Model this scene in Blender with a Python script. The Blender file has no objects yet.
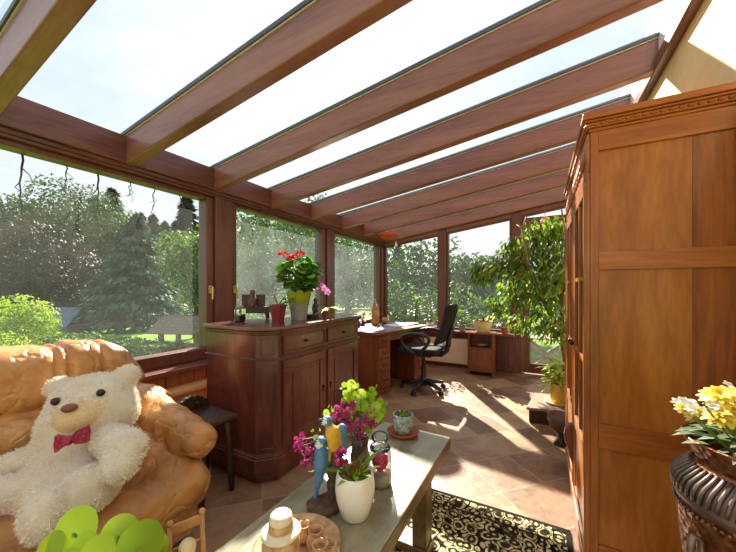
import bpy, bmesh, math, random
import numpy as np
from mathutils import Vector, Matrix
random.seed(7); RNG = np.random.default_rng(7)
S = bpy.context.scene
COL = S.collection
PI = math.pi
def rad(a): return a*PI/180

# ------------------------------------------------------------------ materials
MATS = {}
def lin(c):
    if isinstance(c, str):
        c = [int(c[i:i+2], 16) for i in (0, 2, 4)]
    return tuple((v/255/12.92 if v/255 <= .04045 else ((v/255+.055)/1.055)**2.4) for v in c) + (1.0,)
class NT:
    def __init__(s, name):
        s.m = bpy.data.materials.new(name); s.m.use_nodes = True
        s.t = s.m.node_tree; s.t.nodes.clear()
        s.out = s.t.nodes.new('ShaderNodeOutputMaterial')
    def n(s, typ, **kw):
        nd = s.t.nodes.new('ShaderNode'+typ)
        for k, v in kw.items():
            if k.startswith('i_'):
                nd.inputs[k[2:].replace('_', ' ')].default_value = v
            else: setattr(nd, k, v)
        return nd
    def l(s, a, ao, b, bi):
        s.t.links.new(a.outputs[ao], b.inputs[bi])
    def ramp(s, stops):
        r = s.n('ValToRGB'); e = r.color_ramp.elements
        e[0].position = stops[0][0]; e[0].color = lin(stops[0][1])
        e[1].position = stops[-1][0]; e[1].color = lin(stops[-1][1])
        for p, c in stops[1:-1]:
            x = e.new(p); x.color = lin(c)
        return r
    def coords(s, scale=(1, 1, 1), rot=(0, 0, 0), loc=(0, 0, 0)):
        tc = s.n('TexCoord'); mp = s.n('Mapping')
        mp.inputs['Scale'].default_value = scale; mp.inputs['Rotation'].default_value = rot; mp.inputs['Location'].default_value = loc
        s.l(tc, 'Object', mp, 'Vector'); return mp
    def noise(s, vec, scale, detail=3, rough=.55, dist=0):
        x = s.n('TexNoise'); x.inputs['Scale'].default_value = scale; x.inputs['Detail'].default_value = detail
        x.inputs['Roughness'].default_value = rough; x.inputs['Distortion'].default_value = dist
        if vec: s.l(vec, 'Vector', x, 'Vector')
        return x
    def bsdf(s, rough=.5, spec=.5, **kw):
        b = s.n('BsdfPrincipled'); b.inputs['Roughness'].default_value = rough
        b.inputs['Specular IOR Level'].default_value = spec
        for k, v in kw.items(): b.inputs[k.replace('_', ' ')].default_value = v
        s.l(b, 'BSDF', s.out, 'Surface'); return b
    def bump(s, src, out, b, strength=.2, dist=.01):
        x = s.n('Bump'); x.inputs['Strength'].default_value = strength; x.inputs['Distance'].default_value = dist
        s.l(src, out, x, 'Height'); s.l(x, 'Normal', b, 'Normal'); return x
    def mix(s, a, ao, b, bo, fac=.5, typ='MIX'):
        m = s.n('MixRGB', blend_type=typ); m.inputs[0].default_value = fac
        if a is not None: s.l(a, ao, m, 1)
        if b is not None: s.l(b, bo, m, 2)
        return m

def plain(name, c, rough=.5, spec=.5, metal=0, var=.12, scale=30, bump=0, **kw):
    if name in MATS: return MATS[name]
    t = NT(name); v = t.coords(); nz = t.noise(v, scale)
    b = t.bsdf(rough, spec, Metallic=metal, **kw)
    L = lin(c); lo = [x*(1-var) for x in L[:3]]; hi = [min(1, x*(1+var)) for x in L[:3]]
    r = t.n('ValToRGB'); r.color_ramp.elements[0].position = .3; r.color_ramp.elements[1].position = .7
    r.color_ramp.elements[0].color = (*lo, 1); r.color_ramp.elements[1].color = (*hi, 1)
    t.l(nz, 'Fac', r, 'Fac'); t.l(r, 'Color', b, 'Base Color')
    if bump: t.bump(nz, 'Fac', b, bump)
    MATS[name] = t.m; return t.m

def wood(name, dark, mid, light, axis='z', scale=9, stretch=14, rough=.4, bump=.06, spec=.5, coat=0):
    if name in MATS: return MATS[name]
    t = NT(name); sc = [1, 1, 1]; sc['xyz'.index(axis)] = 1/stretch
    v = t.coords(scale=sc)
    a = t.noise(v, scale, 5, .6, .6); f = t.noise(v, scale*9, 3, .6, .2)
    mx = t.mix(a, 'Fac', f, 'Fac', .35)
    r = t.ramp([(.33, dark), (.5, mid), (.68, light)]); t.l(mx, 'Color', r, 'Fac')
    b = t.bsdf(rough, spec); b.inputs['Coat Weight'].default_value = coat; b.inputs['Coat Roughness'].default_value = .15
    t.l(r, 'Color', b, 'Base Color'); t.bump(f, 'Fac', b, bump, .004)
    MATS[name] = t.m; return t.m

def leafmat(name, c1, c2, c3=None, trans=.35, rough=.45):
    if name in MATS: return MATS[name]
    t = NT(name); g = t.n('NewGeometry')
    r = t.ramp([(0, c1), (.55, c2), (1, c3 or c2)]); t.l(g, 'Random Per Island', r, 'Fac')
    d = t.n('BsdfPrincipled'); d.inputs['Roughness'].default_value = rough; d.inputs['Specular IOR Level'].default_value = .3
    tr = t.n('BsdfTranslucent'); mx = t.n('MixShader'); mx.inputs[0].default_value = trans
    t.l(r, 'Color', d, 'Base Color'); t.l(r, 'Color', tr, 'Color')
    t.l(d, 'BSDF', mx, 1); t.l(tr, 'BSDF', mx, 2); t.l(mx, 'Shader', t.out, 'Surface')
    MATS[name] = t.m; return t.m

def glassmat(name, tint, haze, hazecol, gloss=.06, rough=.03, streak=0):
    """thin dusty pane: mostly clear, a film of dust that scatters light, a mirror-like sheen"""
    if name in MATS: return MATS[name]
    t = NT(name)
    tr = t.n('BsdfTransparent'); tr.inputs['Color'].default_value = (*tint, 1)
    tl = t.n('BsdfTranslucent'); tl.inputs['Color'].default_value = lin(hazecol)
    df = t.n('BsdfDiffuse'); df.inputs['Color'].default_value = lin(hazecol)
    m0 = t.n('MixShader'); m0.inputs[0].default_value = .25; t.l(tl, 'BSDF', m0, 1); t.l(df, 'BSDF', m0, 2)
    m1 = t.n('MixShader'); m1.inputs[0].default_value = haze
    t.l(tr, 'BSDF', m1, 1); t.l(m0, 'Shader', m1, 2)
    v = t.coords(); nz = t.noise(v, 2.2, 6, .65)
    mr = t.n('MapRange'); mr.inputs['From Min'].default_value = .3; mr.inputs['From Max'].default_value = .75
    mr.inputs['To Min'].default_value = haze*(1-streak); mr.inputs['To Max'].default_value = haze*(1+streak)
    t.l(nz, 'Fac', mr, 'Value'); t.l(mr, 'Result', m1, 0)
    gl = t.n('BsdfGlossy'); gl.inputs['Roughness'].default_value = rough
    fr = t.n('Fresnel'); fr.inputs['IOR'].default_value = 1.45
    mu = t.n('Math', operation='MULTIPLY'); mu.inputs[1].default_value = gloss; t.l(fr, 'Fac', mu, 0)
    m2 = t.n('MixShader'); t.l(mu, 'Value', m2, 0); t.l(m1, 'Shader', m2, 1); t.l(gl, 'BSDF', m2, 2)
    t.l(m2, 'Shader', t.out, 'Surface'); MATS[name] = t.m; return t.m

# ------------------------------------------------------------------ mesh building
class MB:
    def __init__(s): s.v = []; s.f = []; s.mi = []; s.cur = 0
    def add(s, vs, fs):
        o = len(s.v); s.v += [tuple(p) for p in vs]
        for f in fs: s.f.append([i+o for i in f]); s.mi.append(s.cur)
        return s
    def box(s, x0, x1, y0, y1, z0, z1):
        v = [(x, y, z) for x in (x0, x1) for y in (y0, y1) for z in (z0, z1)]
        return s.add(v, [(0,1,3,2),(4,6,7,5),(0,4,5,1),(2,3,7,6),(0,2,6,4),(1,5,7,3)])
    def prism(s, pts, z0, z1):       # outline in xy
        n = len(pts)
        v = [(p[0], p[1], z0) for p in pts]+[(p[0], p[1], z1) for p in pts]
        return s.add(v, [tuple(range(n))[::-1], tuple(range(n, 2*n))]+[(i, (i+1) % n, n+(i+1) % n, n+i) for i in range(n)])
    def hexa(s, a, b):               # two quads (lists of 4 points) joined
        return s.add(list(a)+list(b), [(3,2,1,0),(4,5,6,7)]+[(i, (i+1) % 4, 4+(i+1) % 4, 4+i) for i in range(4)])
    def extr(s, pts, off):           # any planar outline extruded along a vector
        n = len(pts); o = Vector(off)
        v = [tuple(p) for p in pts]+[tuple(Vector(p)+o) for p in pts]
        return s.add(v, [tuple(range(n))[::-1], tuple(range(n, 2*n))]+[(i, (i+1) % n, n+(i+1) % n, n+i) for i in range(n)])
    def tube(s, pts, r, seg=8, caps=True, flat=1.0):
        pts = [Vector(p) for p in pts]; n = len(pts)
        rs = r if isinstance(r, (list, tuple)) else [r]*n
        vs = []; prev = None
        for i, p in enumerate(pts):
            d = (pts[min(i+1, n-1)]-pts[max(i-1, 0)]).normalized()
            if prev is None:
                a = Vector((0, 0, 1)) if abs(d.z) < .9 else Vector((1, 0, 0))
                u = d.cross(a).normalized()
            else:
                u = (prev-d*prev.dot(d)).normalized()
            w = d.cross(u); prev = u
            for k in range(seg):
                t = 2*PI*k/seg; vs.append(p+(u*math.cos(t)+w*math.sin(t)*flat)*rs[i])
        fs = [(i*seg+k, i*seg+(k+1) % seg, (i+1)*seg+(k+1) % seg, (i+1)*seg+k) for i in range(n-1) for k in range(seg)]
        if caps: fs += [tuple(range(seg))[::-1], tuple(range((n-1)*seg, n*seg))]
        return s.add(vs, fs)
    def lathe(s, prof, seg=32, c=(0, 0, 0), caps=True, sy=1.0):
        vs = []; n = len(prof)
        for r, z in prof:
            for k in range(seg):
                t = 2*PI*k/seg; vs.append((c[0]+r*math.cos(t), c[1]+r*math.sin(t)*sy, c[2]+z))
        fs = [(i*seg+k, i*seg+(k+1) % seg, (i+1)*seg+(k+1) % seg, (i+1)*seg+k) for i in range(n-1) for k in range(seg)]
        if caps: fs += [tuple(range(seg))[::-1], tuple(range((n-1)*seg, n*seg))]
        return s.add(vs, fs)
    def ball(s, c, r, seg=12, rings=8, sc=(1, 1, 1)):
        prof = [(max(1e-4, math.sin(PI*i/rings))*r, -math.cos(PI*i/rings)*r) for i in range(rings+1)]
        o = len(s.v); s.lathe(prof, seg)
        for i in range(o, len(s.v)):
            p = s.v[i]; s.v[i] = (c[0]+p[0]*sc[0], c[1]+p[1]*sc[1], c[2]+p[2]*sc[2])
        return s
    def leaf(s, p, d, up, L, W, bend=.2, fold=.15, shape=(0, .75, 1, .75, .0)):
        d = Vector(d).normalized(); up = Vector(up); sd = d.cross(up)
        if sd.length < 1e-4: sd = d.orthogonal()
        sd.normalize(); up = sd.cross(d)
        p = Vector(p); n = len(shape); vs = []
        for i, w in enumerate(shape):
            t = i/(n-1); c = p+d*(L*t)-up*(bend*L*t*t)
            ww = max(w, .04)*W/2
            vs += [c-sd*ww+up*fold*ww, c, c+sd*ww+up*fold*ww]
        fs = []
        for i in range(n-1):
            a = i*3; fs += [(a, a+1, a+4, a+3), (a+1, a+2, a+5, a+4)]
        return s.add(vs, fs)
    def rot(s, start, M):
        for i in range(start, len(s.v)): s.v[i] = tuple(M @ Vector(s.v[i]))
        return s
    def build(s, name, mat, parent=None, smooth=False, bev=0, seg=2, world=True, sub=0, autos=None):
        me = bpy.data.meshes.new(name); off = Vector((0, 0, 0))
        if parent is not None and world: off = wloc(parent)
        me.from_pydata([tuple(Vector(p)-off) for p in s.v] if off.length else s.v, [], s.f)
        ms = mat if isinstance(mat, (list, tuple)) else [mat]
        for m in ms: me.materials.append(m)
        if len(ms) > 1: me.polygons.foreach_set('material_index', s.mi)
        return fin(me, name, parent, smooth, bev, seg, sub, autos)
def wloc(o):
    v = Vector((0, 0, 0))
    while o is not None: v += o.location; o = o.parent
    return v
def fin(me, name, parent=None, smooth=False, bev=0, seg=2, sub=0, autos=None):
    bm = bmesh.new(); bm.from_mesh(me); bmesh.ops.recalc_face_normals(bm, faces=bm.faces); bm.to_mesh(me); bm.free()
    o = bpy.data.objects.new(name, me); COL.objects.link(o)
    if parent is not None: o.parent = parent
    if smooth or autos: me.polygons.foreach_set('use_smooth', [True]*len(me.polygons))
    if autos:
        me.set_sharp_from_angle(angle=rad(autos))
    if bev:
        b = o.modifiers.new('bevel', 'BEVEL'); b.width = bev; b.segments = seg; b.limit_method = 'ANGLE'; b.angle_limit = rad(40)
    if sub:
        b = o.modifiers.new('subsurf', 'SUBSURF'); b.levels = sub; b.render_levels = sub
    me.update(); return o
def tag(o, label, cat=None, group=None, kind=None):
    if label: o['label'] = label
    if cat: o['category'] = cat
    if group: o['group'] = group
    if kind: o['kind'] = kind
    return o
def thing(name, label, cat, loc=(0, 0, 0), group=None, rotz=0):
    o = bpy.data.objects.new(name, None); o.empty_display_size = .1; COL.objects.link(o)
    o.location = loc; o.rotation_euler = (0, 0, rotz); return tag(o, label, cat, group)
def struct(o): o['kind'] = 'structure'; return o
def sroot(name, loc=(0, 0, 0)):
    o = bpy.data.objects.new(name, None); COL.objects.link(o); o.location = loc; o['kind'] = 'structure'; return o
def dup(root, loc=None, rotz=None, label=None, scale=None):
    def cp(o, par):
        c = o.copy(); COL.objects.link(c)
        if par is not None: c.parent = par
        for ch in list(o.children): cp(ch, c)
        return c
    r = cp(root, None)
    if loc is not None: r.location = loc
    if rotz is not None: r.rotation_euler = (0, 0, rotz)
    if label: r['label'] = label
    if scale: r.scale = scale
    return r

# ------------------------------------------------------------------ soft bodies: smooth union of round forms, meshed as one surface
def d_cap(a, b, ra, rb):
    a = np.array(a, float); b = np.array(b, float)
    def f(P):
        ab = b-a; t = np.clip(((P-a)@ab)/max(ab@ab, 1e-9), 0, 1)
        return np.linalg.norm(P-(a+t[..., None]*ab), axis=-1)-(ra+(rb-ra)*t)
    return f
def d_ell(c, r, M=None):
    c = np.array(c, float); r = np.array(r, float)
    Mi = None if M is None else np.array(M.to_3x3().transposed() if hasattr(M, 'to_3x3') else M)
    def f(P):
        q = P-c
        if Mi is not None: q = q@Mi.T
        k0 = np.linalg.norm(q/r, axis=-1); k1 = np.linalg.norm(q/(r*r), axis=-1)+1e-9
        return k0*(k0-1)/k1
    return f
def d_box(lo, hi, rr):
    lo = np.array(lo, float); hi = np.array(hi, float); c = (lo+hi)/2; h = (hi-lo)/2-rr
    def f(P):
        q = np.abs(P-c)-h
        return np.linalg.norm(np.maximum(q, 0), axis=-1)+np.minimum(q.max(axis=-1), 0)-rr
    return f
def blob(name, prims, h, mats, parent=None, k=.03, disp=None, relax=1):
    """prims: list of (distance function, material index[, k])"""
    lo, hi = BOUNDS(prims)
    n = np.ceil((hi-lo)/h).astype(int)+2
    ax = [lo[i]+h*np.arange(n[i]) for i in range(3)]
    P = np.stack(np.meshgrid(*ax, indexing='ij'), -1)
    D = None; ID = None; best = None
    for pr in prims:
        d = pr[0](P); kk = pr[2] if len(pr) > 2 else k
        if D is None: D = d.copy(); best = d.copy(); ID = np.full(d.shape, pr[1])
        else:
            ID = np.where(d < best, pr[1], ID); best = np.minimum(best, d)
            hh = np.clip(.5+.5*(D-d)/kk, 0, 1); D = D*(1-hh)+d*hh-kk*hh*(1-hh)
    if disp is not None: D = D-disp(P)
    V, F, cell = nets(D, lo, h)
    me = bpy.data.meshes.new(name); off = np.array(wloc(parent)) if parent is not None else 0
    me.from_pydata((V-off).tolist(), [], F.tolist())
    for m in (mats if isinstance(mats, (list, tuple)) else [mats]): me.materials.append(m)
    if isinstance(mats, (list, tuple)):
        ids = ID[cell[:, 0], cell[:, 1], cell[:, 2]]
        me.polygons.foreach_set('material_index', ids[F[:, 0]].astype(int).tolist())
    o = fin(me, name, parent, smooth=True)
    if relax:
        m = o.modifiers.new('smooth', 'SMOOTH'); m.iterations = relax; m.factor = .5
    return o, V, F
BND = {}
def BOUNDS(prims):
    return np.array(BND['lo'], float), np.array(BND['hi'], float)
def bounds(lo, hi): BND['lo'] = lo; BND['hi'] = hi
def nets(D, lo, h):
    s = D < 0
    nx, ny, nz = D.shape
    cs = np.zeros((nx-1, ny-1, nz-1, 3)); cn = np.zeros((nx-1, ny-1, nz-1))
    I = np.stack(np.meshgrid(np.arange(nx), np.arange(ny), np.arange(nz), indexing='ij'), -1).astype(float)
    for a in range(3):
        sl0 = [slice(None)]*3; sl1 = [slice(None)]*3; sl0[a] = slice(0, -1); sl1[a] = slice(1, None)
        d0 = D[tuple(sl0)]; d1 = D[tuple(sl1)]; cr = (d0 < 0) != (d1 < 0)
        t = np.where(cr, d0/np.where(cr, d0-d1, 1), 0)
        pos = I[tuple(sl0)].copy(); pos[..., a] += t; pos *= cr[..., None]
        b, c = [x for x in range(3) if x != a]
        for ob in (0, 1):
            for oc in (0, 1):
                sl = [slice(None)]*3
                sl[b] = slice(ob, (pos.shape[b]-1)+ob); sl[c] = slice(oc, (pos.shape[c]-1)+oc)
                cs += pos[tuple(sl)]; cn += cr[tuple(sl)]
    m = cn > 0; idx = -np.ones(m.shape, int); idx[m] = np.arange(m.sum())
    V = cs[m]/cn[m][:, None]*h+lo; cell = np.argwhere(m)
    F = []
    for a in range(3):
        b, c = [(1, 2), (2, 0), (0, 1)][a]
        sl0 = [slice(None)]*3; sl1 = [slice(None)]*3; sl0[a] = slice(0, -1); sl1[a] = slice(1, None)
        cr = s[tuple(sl0)] != s[tuple(sl1)]; ins = s[tuple(sl0)]
        e = np.argwhere(cr)
        e = e[(e[:, b] > 0) & (e[:, c] > 0) & (e[:, b] < D.shape[b]-1) & (e[:, c] < D.shape[c]-1)]
        if not len(e): continue
        def cellat(db, dc):
            q = e.copy(); q[:, b] += db; q[:, c] += dc; return idx[q[:, 0], q[:, 1], q[:, 2]]
        q = np.stack([cellat(-1, -1), cellat(0, -1), cellat(0, 0), cellat(-1, 0)], 1)
        fl = ~ins[e[:, 0], e[:, 1], e[:, 2]]; q[fl] = q[fl][:, ::-1]
        F.append(q)
    F = np.concatenate(F); F = F[(F >= 0).all(1)]
    return V, F, cell

def cards(P, N, L, W, jitter=.6, droop=0.0, direc=None):
    """many small leaf quads: centres P, facing N (n,3)"""
    n = len(P); N = N+RNG.normal(0, jitter, (n, 3)); N /= np.linalg.norm(N, axis=1)[:, None]
    T = RNG.normal(0, 1, (n, 3)) if direc is None else direc+RNG.normal(0, .25, (n, 3))
    T[:, 2] -= droop; T -= (T*N).sum(1)[:, None]*N; T /= np.linalg.norm(T, axis=1)[:, None]
    B = np.cross(N, T); l = (L*RNG.uniform(.6, 1.2, n))[:, None]; w = (W*RNG.uniform(.6, 1.2, n))[:, None]
    q = np.stack([P-T*l*.5, P-T*l*.05+B*w*.5+N*w*.12, P+T*l*.5, P-T*l*.05-B*w*.5+N*w*.12], 1)
    return q.reshape(-1, 3)
def cardmesh(name, Q, mat, parent=None, world=True):
    me = bpy.data.meshes.new(name); off = np.array(wloc(parent)) if (parent is not None and world) else 0
    n = len(Q)//4
    me.from_pydata((Q-off).tolist(), [], np.arange(n*4).reshape(-1, 4).tolist()); me.materials.append(mat)
    o = bpy.data.objects.new(name, me); COL.objects.link(o)
    if parent is not None: o.parent = parent
    return o

# ------------------------------------------------------------------ camera frame used while surveying the room
F_PX, HZ, EYE = 319.0, 289.5, 1.25
CF = (-.474, .8805); CR = (.8805, .474)
def pix(px, py, d):      # where a surveyed sight line stands at depth d
    u = (px-368)/F_PX; v = (HZ-py)/F_PX
    return Vector((d*(CF[0]+CR[0]*u), d*(CF[1]+CR[1]*u), EYE+v*d))
def pixz(px, py, z):
    return pix(px, py, (EYE-z)*F_PX/(py-HZ))
SUN_E, SKY_E, EXPO = 9.0, .50, 1.25
# ================================================================== MATERIALS
M = {}
M['frame'] = wood('brown stained timber', '3f1f17', '6c4036', '805245', 'y', 7, 10, .33, .04, coat=.15)
M['framex'] = wood('brown stained glare-paled rafters', '6a3d31', '895848', '9b6a57', 'x', 7, 10, .36, .04, coat=.15)  # rafters paler than the posts: sun glare put into the base colour
M['framez'] = wood('brown stained posts', '3f1d17', '603830', '74483c', 'z', 7, 10, .33, .04, coat=.15)
M['strip'] = plain('pale glazing strip', 'd8d2c8', .4)
M['gasket'] = plain('dark rubber gasket', '4a5052', .5)
M['whiteboard'] = plain('white painted board', 'e2e4e6', .5)
M['pane'] = glassmat('dusty window pane', (.92, .94, .93), .05, 'dfe6e2', .55, .02, .45)
M['endpane'] = glassmat('clear end pane', (.93, .95, .94), .03, 'dfe6e2', .5, .02, .4)
M['roofpane'] = glassmat('weathered roof pane', (.80, .84, .86), .055, 'e8eef0', .3, .05, .5)
M['clear'] = glassmat('clear glass', (.93, .95, .95), .03, 'e8eef0', 1.0, .02, 0)
M['brass'] = plain('pale brass', 'c9b27c', .3, .5, .8)
M['panel'] = wood('orange brown boards', '7c4322', '9a5a30', 'b06c3c', 'z', 7, 10, .45)
M['pine'] = wood('pale pine', 'c39a5e', 'd8b277', 'e6c68e', 'y', 6, 9, .45)

def plaster():
    t = NT('cream plaster'); v = t.coords(); a = t.noise(v, 2.5, 6, .7); b2 = t.noise(v, 60, 3)
    r = t.ramp([(.35, 'd8c49c'), (.6, 'e6d6b2')]); t.l(a, 'Fac', r, 'Fac')
    b = t.bsdf(.85, .2); t.l(r, 'Color', b, 'Base Color'); t.bump(b2, 'Fac', b, .25, .004); return t.m
M['plaster'] = plaster()

def slate():
    t = NT('brown slate tiles'); v = t.coords(rot=(0, 0, -PI/4), loc=(.06, .1, 0))
    # rows laid at 45 degrees to the walls
    br = t.n('TexBrick'); br.offset = 0; br.squash = 1
    for k, x in (('Scale', 1), ('Mortar Size', .004), ('Mortar Smooth', .1), ('Bias', 0), ('Brick Width', .35), ('Row Height', .35)):
        br.inputs[k].default_value = x
    br.inputs['Color1'].default_value = (0, 0, 0, 1); br.inputs['Color2'].default_value = (1, 1, 1, 1); br.inputs['Mortar'].default_value = (.5, .5, .5, 1)
    t.l(v, 'Vector', br, 'Vector')
    w = t.coords(); n1 = t.noise(w, 3.5, 6, .65, .8); n2 = t.noise(w, 25, 5, .6)
    mx = t.mix(n1, 'Fac', br, 'Color', .3); mx2 = t.mix(mx, 'Color', n2, 'Fac', .22)
    r = t.ramp([(.24, '4c362c'), (.40, '74543f'), (.52, '8f6f54'), (.64, 'aa8a68'), (.78, '7d6a5c')]); t.l(mx2, 'Color', r, 'Fac')
    gm = t.n('MixRGB'); gm.inputs[2].default_value = lin('a08c74'); t.l(br, 'Fac', gm, 0); t.l(r, 'Color', gm, 1)
    b = t.bsdf(.42, .45); t.l(gm, 'Color', b, 'Base Color')
    rr = t.n('MapRange'); rr.inputs['To Min'].default_value = .3; rr.inputs['To Max'].default_value = .6
    t.l(n2, 'Fac', rr, 'Value'); t.l(rr, 'Result', b, 'Roughness')
    ad = t.n('Math', operation='SUBTRACT'); t.l(n1, 'Fac', ad, 0); t.l(br, 'Fac', ad, 1)
    t.bump(ad, 'Value', b, .35, .006); return t.m
M['slate'] = slate()

# ================================================================== ROOM SHELL
XW, YE, XH = -2.58, 5.30, .64       # glazing of the long wall, glazing of the end wall, house wall
YN = -1.6                           # where the survey stops behind the viewer
ROOF0, ROOFS = 2.105, .141
def roofz(x): return ROOF0+ROOFS*(x+2.45)
struct(MB().box(-2.72, .9, YN, 5.42, -.12, 0).build('floor', M['slate']))
# house wall
struct(MB().box(XH, XH+.25, YN, 5.42, 0, 3.0).build('wall_right', M['plaster']))
# parapet under the long windows
w = MB().box(-2.70, -2.46, YN, 5.42, 0, .62).build('wall_left', M['plaster']); struct(w)
b = MB()
y = YN
while y < 5.2:
    b.box(-2.46, -2.44, y+.003, y+.107, .50, .62); y += .11
struct(b.build('trim_1', M['panel'], bev=.003))
struct(MB().box(-2.66, -2.375, YN, 5.25, .62, .655).build('trim_2', M['frame'], bev=.006))
lb = MB().box(-2.46, -2.30, YN, 3.1, .478, .512).build('trim_3', M['pine'], bev=.006); struct(lb)
b = MB()
y = YN
while y < 3.0:
    b.box(-2.38, -2.355, y+.002, y+.138, .07, .478); y += .14
struct(b.build('trim_4', M['pine'], bev=.003))
# end wall under the windows
e = MB().box(-2.70, -.32, 5.25, 5.42, 0, .56).build('wall_back', M['panel']); struct(e)
b = MB(); x = -2.46
while x < -.36:
    b.box(x+.002, x+.118, 5.235, 5.25, .08, .56); x += .12
struct(b.build('trim_5', M['framez'], bev=.003))
struct(MB().box(-2.46, -.30, 5.06, 5.32, .56, .595).build('trim_6', M['frame'], bev=.005))
struct(MB().box(-2.44, -.32, 5.222, 5.235, 0, .08).build('baseboard_back', M['framez'], bev=.004))

# posts of the long wall
PY = [(-1.55, -1.38), (.02, .17), (1.83, 2.0), (3.50, 3.645), (5.17, 5.40)]
n = 7
for y0, y1 in PY:
    b = MB().box(-2.68, -2.50, y0, y1, .62, 2.12)
    struct(b.build('trim_%d' % n, M['framez'], bev=.006)); n += 1
# eaves beam and moulded lintel
b = MB().box(-2.72, -2.45, YN, 5.42, 2.105, 2.285)
struct(b.build('trim_%d' % n, M['frame'], bev=.004)); n += 1
b = MB().box(-2.70, -2.475, YN, 5.40, 2.078, 2.105).box(-2.68, -2.49, YN, 5.40, 2.06, 2.078)
struct(b.build('trim_%d' % n, M['frame'], bev=.003)); n += 1
# rafters
RY = [1.12+.66*(k-2) for k in range(-1, 8)]+[5.19]
for i, y0 in enumerate(RY):
    wd = .075 if i < len(RY)-1 else .2
    x0, x1 = -2.5, XH-.02
    z0, z1 = roofz(x0), roofz(x1)
    r = MB().hexa([(x0, y0, z0), (x0, y0+wd, z0), (x0, y0+wd, z0+.18), (x0, y0, z0+.18)],
                  [(x1, y0, z1), (x1, y0+wd, z1), (x1, y0+wd, z1+.18), (x1, y0, z1+.18)]).build('trim_%d' % n, M['framex'], bev=.008)
    struct(r); n += 1
    for nm, mt, a, c, e0, e1 in (('glazing_strip', 'strip', .180, .187, .004, .0), ('gasket', 'gasket', .187, .21, .012, .012)):
        MB().hexa([(x0, y0-e0, z0+a), (x0, y0+wd+e0, z0+a), (x0, y0+wd+e0, z0+c), (x0, y0-e0, z0+c)],
                  [(x1, y0-e0, z1+a), (x1, y0+wd+e0, z1+a), (x1, y0+wd+e0, z1+c), (x1, y0-e0, z1+c)]).build(nm, M[mt], r)
# wall plate on the house side with the pale board above it
struct(MB().box(XH-.05, XH, YN, 5.42, 2.53, 2.60).build('trim_%d' % n, M['frame'], bev=.004)); n += 1
struct(MB().box(XH-.03, XH, YN, 5.42, 2.60, 2.78).build('trim_%d' % n, M['whiteboard'])); n += 1
# roof panes, one between each two rafters
wn = 1
ends = [YN]+[y+.037 for y in RY[:-1]]+[5.30]
for i in range(len(ends)-1):
    y0, y1 = ends[i]+.004, ends[i+1]-.004
    x0, x1 = -2.62, XH-.032
    z0, z1 = roofz(x0)+.19, roofz(x1)+.19
    p = MB().hexa([(x0, y0, z0), (x0, y1, z0), (x0, y1, z0+.008), (x0, y0, z0+.008)],
                  [(x1, y0, z1), (x1, y1, z1), (x1, y1, z1+.008), (x1, y0, z1+.008)])
    # one sheet is enough for the pane's optics: keep its underside
    q = MB().add([(x0, y0, z0), (x1, y0, z1), (x1, y1, z1), (x0, y1, z0)], [(0, 1, 2, 3)])
    struct(q.build('window_%d' % wn, M['roofpane'])); wn += 1
# long wall windows: sash frame, pane, handle
M['hazypane'] = glassmat('hazy garden pane', (.90, .93, .93), .13, 'dde8e6', .55, .02, .5)
def lwin(y0, y1, handle=None, glass='pane'):
    global wn
    r = sroot('window_%d' % wn, (XW, (y0+y1)/2, .655)); wn += 1
    fw = .07; z0, z1 = .655, 2.062
    b = MB().box(-2.64, -2.525, y0, y0+fw, z0, z1).box(-2.64, -2.525, y1-fw, y1, z0, z1)
    b.box(-2.64, -2.525, y0+fw, y1-fw, z0, z0+.095).box(-2.64, -2.525, y0+fw, y1-fw, z1-.035, z1)
    b.build('window_frame', M['framez'], r, bev=.008)
    MB().add([(XW, y0+fw, z0+.09), (XW, y1-fw, z0+.09), (XW, y1-fw, z1-.03), (XW, y0+fw, z1-.03)], [(0, 1, 2, 3)]).build('window_pane', M[glass], r)
    for hy in (handle or []):
        h = MB().box(-2.525, -2.517, hy-.014, hy+.014, 1.215, 1.285)
        h.tube([(-2.517, hy, 1.268), (-2.485, hy, 1.268)], .008).tube([(-2.485, hy, 1.275), (-2.483, hy, 1.24), (-2.487, hy, 1.165)], [.009, .010, .008])
        h.build('window_handle', M['brass'], r, smooth=False, bev=.002)
lwin(-1.38, .02); lwin(.17, 1.83, [1.79]); lwin(2.0, 3.50, [2.04], 'hazypane'); lwin(3.645, 5.17, None, 'hazypane')
# end wall: posts, sloped head, two panes, a glazed door with a transom
for x0, x1 in ((-1.48, -1.36), (-.37, -.23), (.54, .64)):
    zt = lambda x: roofz(x)+.0
    struct(MB().hexa([(x0, 5.24, 0 if x0 > -1 else .56), (x1, 5.24, 0 if x0 > -1 else .56), (x1, 5.38, 0 if x0 > -1 else .56), (x0, 5.38, 0 if x0 > -1 else .56)],
                     [(x0, 5.24, zt(x0)), (x1, 5.24, zt(x1)), (x1, 5.38, zt(x1)), (x0, 5.38, zt(x0))]).build('trim_%d' % n, M['framez'], bev=.006)); n += 1
struct(MB().hexa([(-2.5, 5.26, roofz(-2.5)-.06), (-2.5, 5.36, roofz(-2.5)-.06), (-2.5, 5.36, roofz(-2.5)), (-2.5, 5.26, roofz(-2.5))],
                 [(.64, 5.26, roofz(.64)-.06), (.64, 5.36, roofz(.64)-.06), (.64, 5.36, roofz(.64)), (.64, 5.26, roofz(.64))]).build('trim_%d' % n, M['framex'], bev=.004)); n += 1
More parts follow.
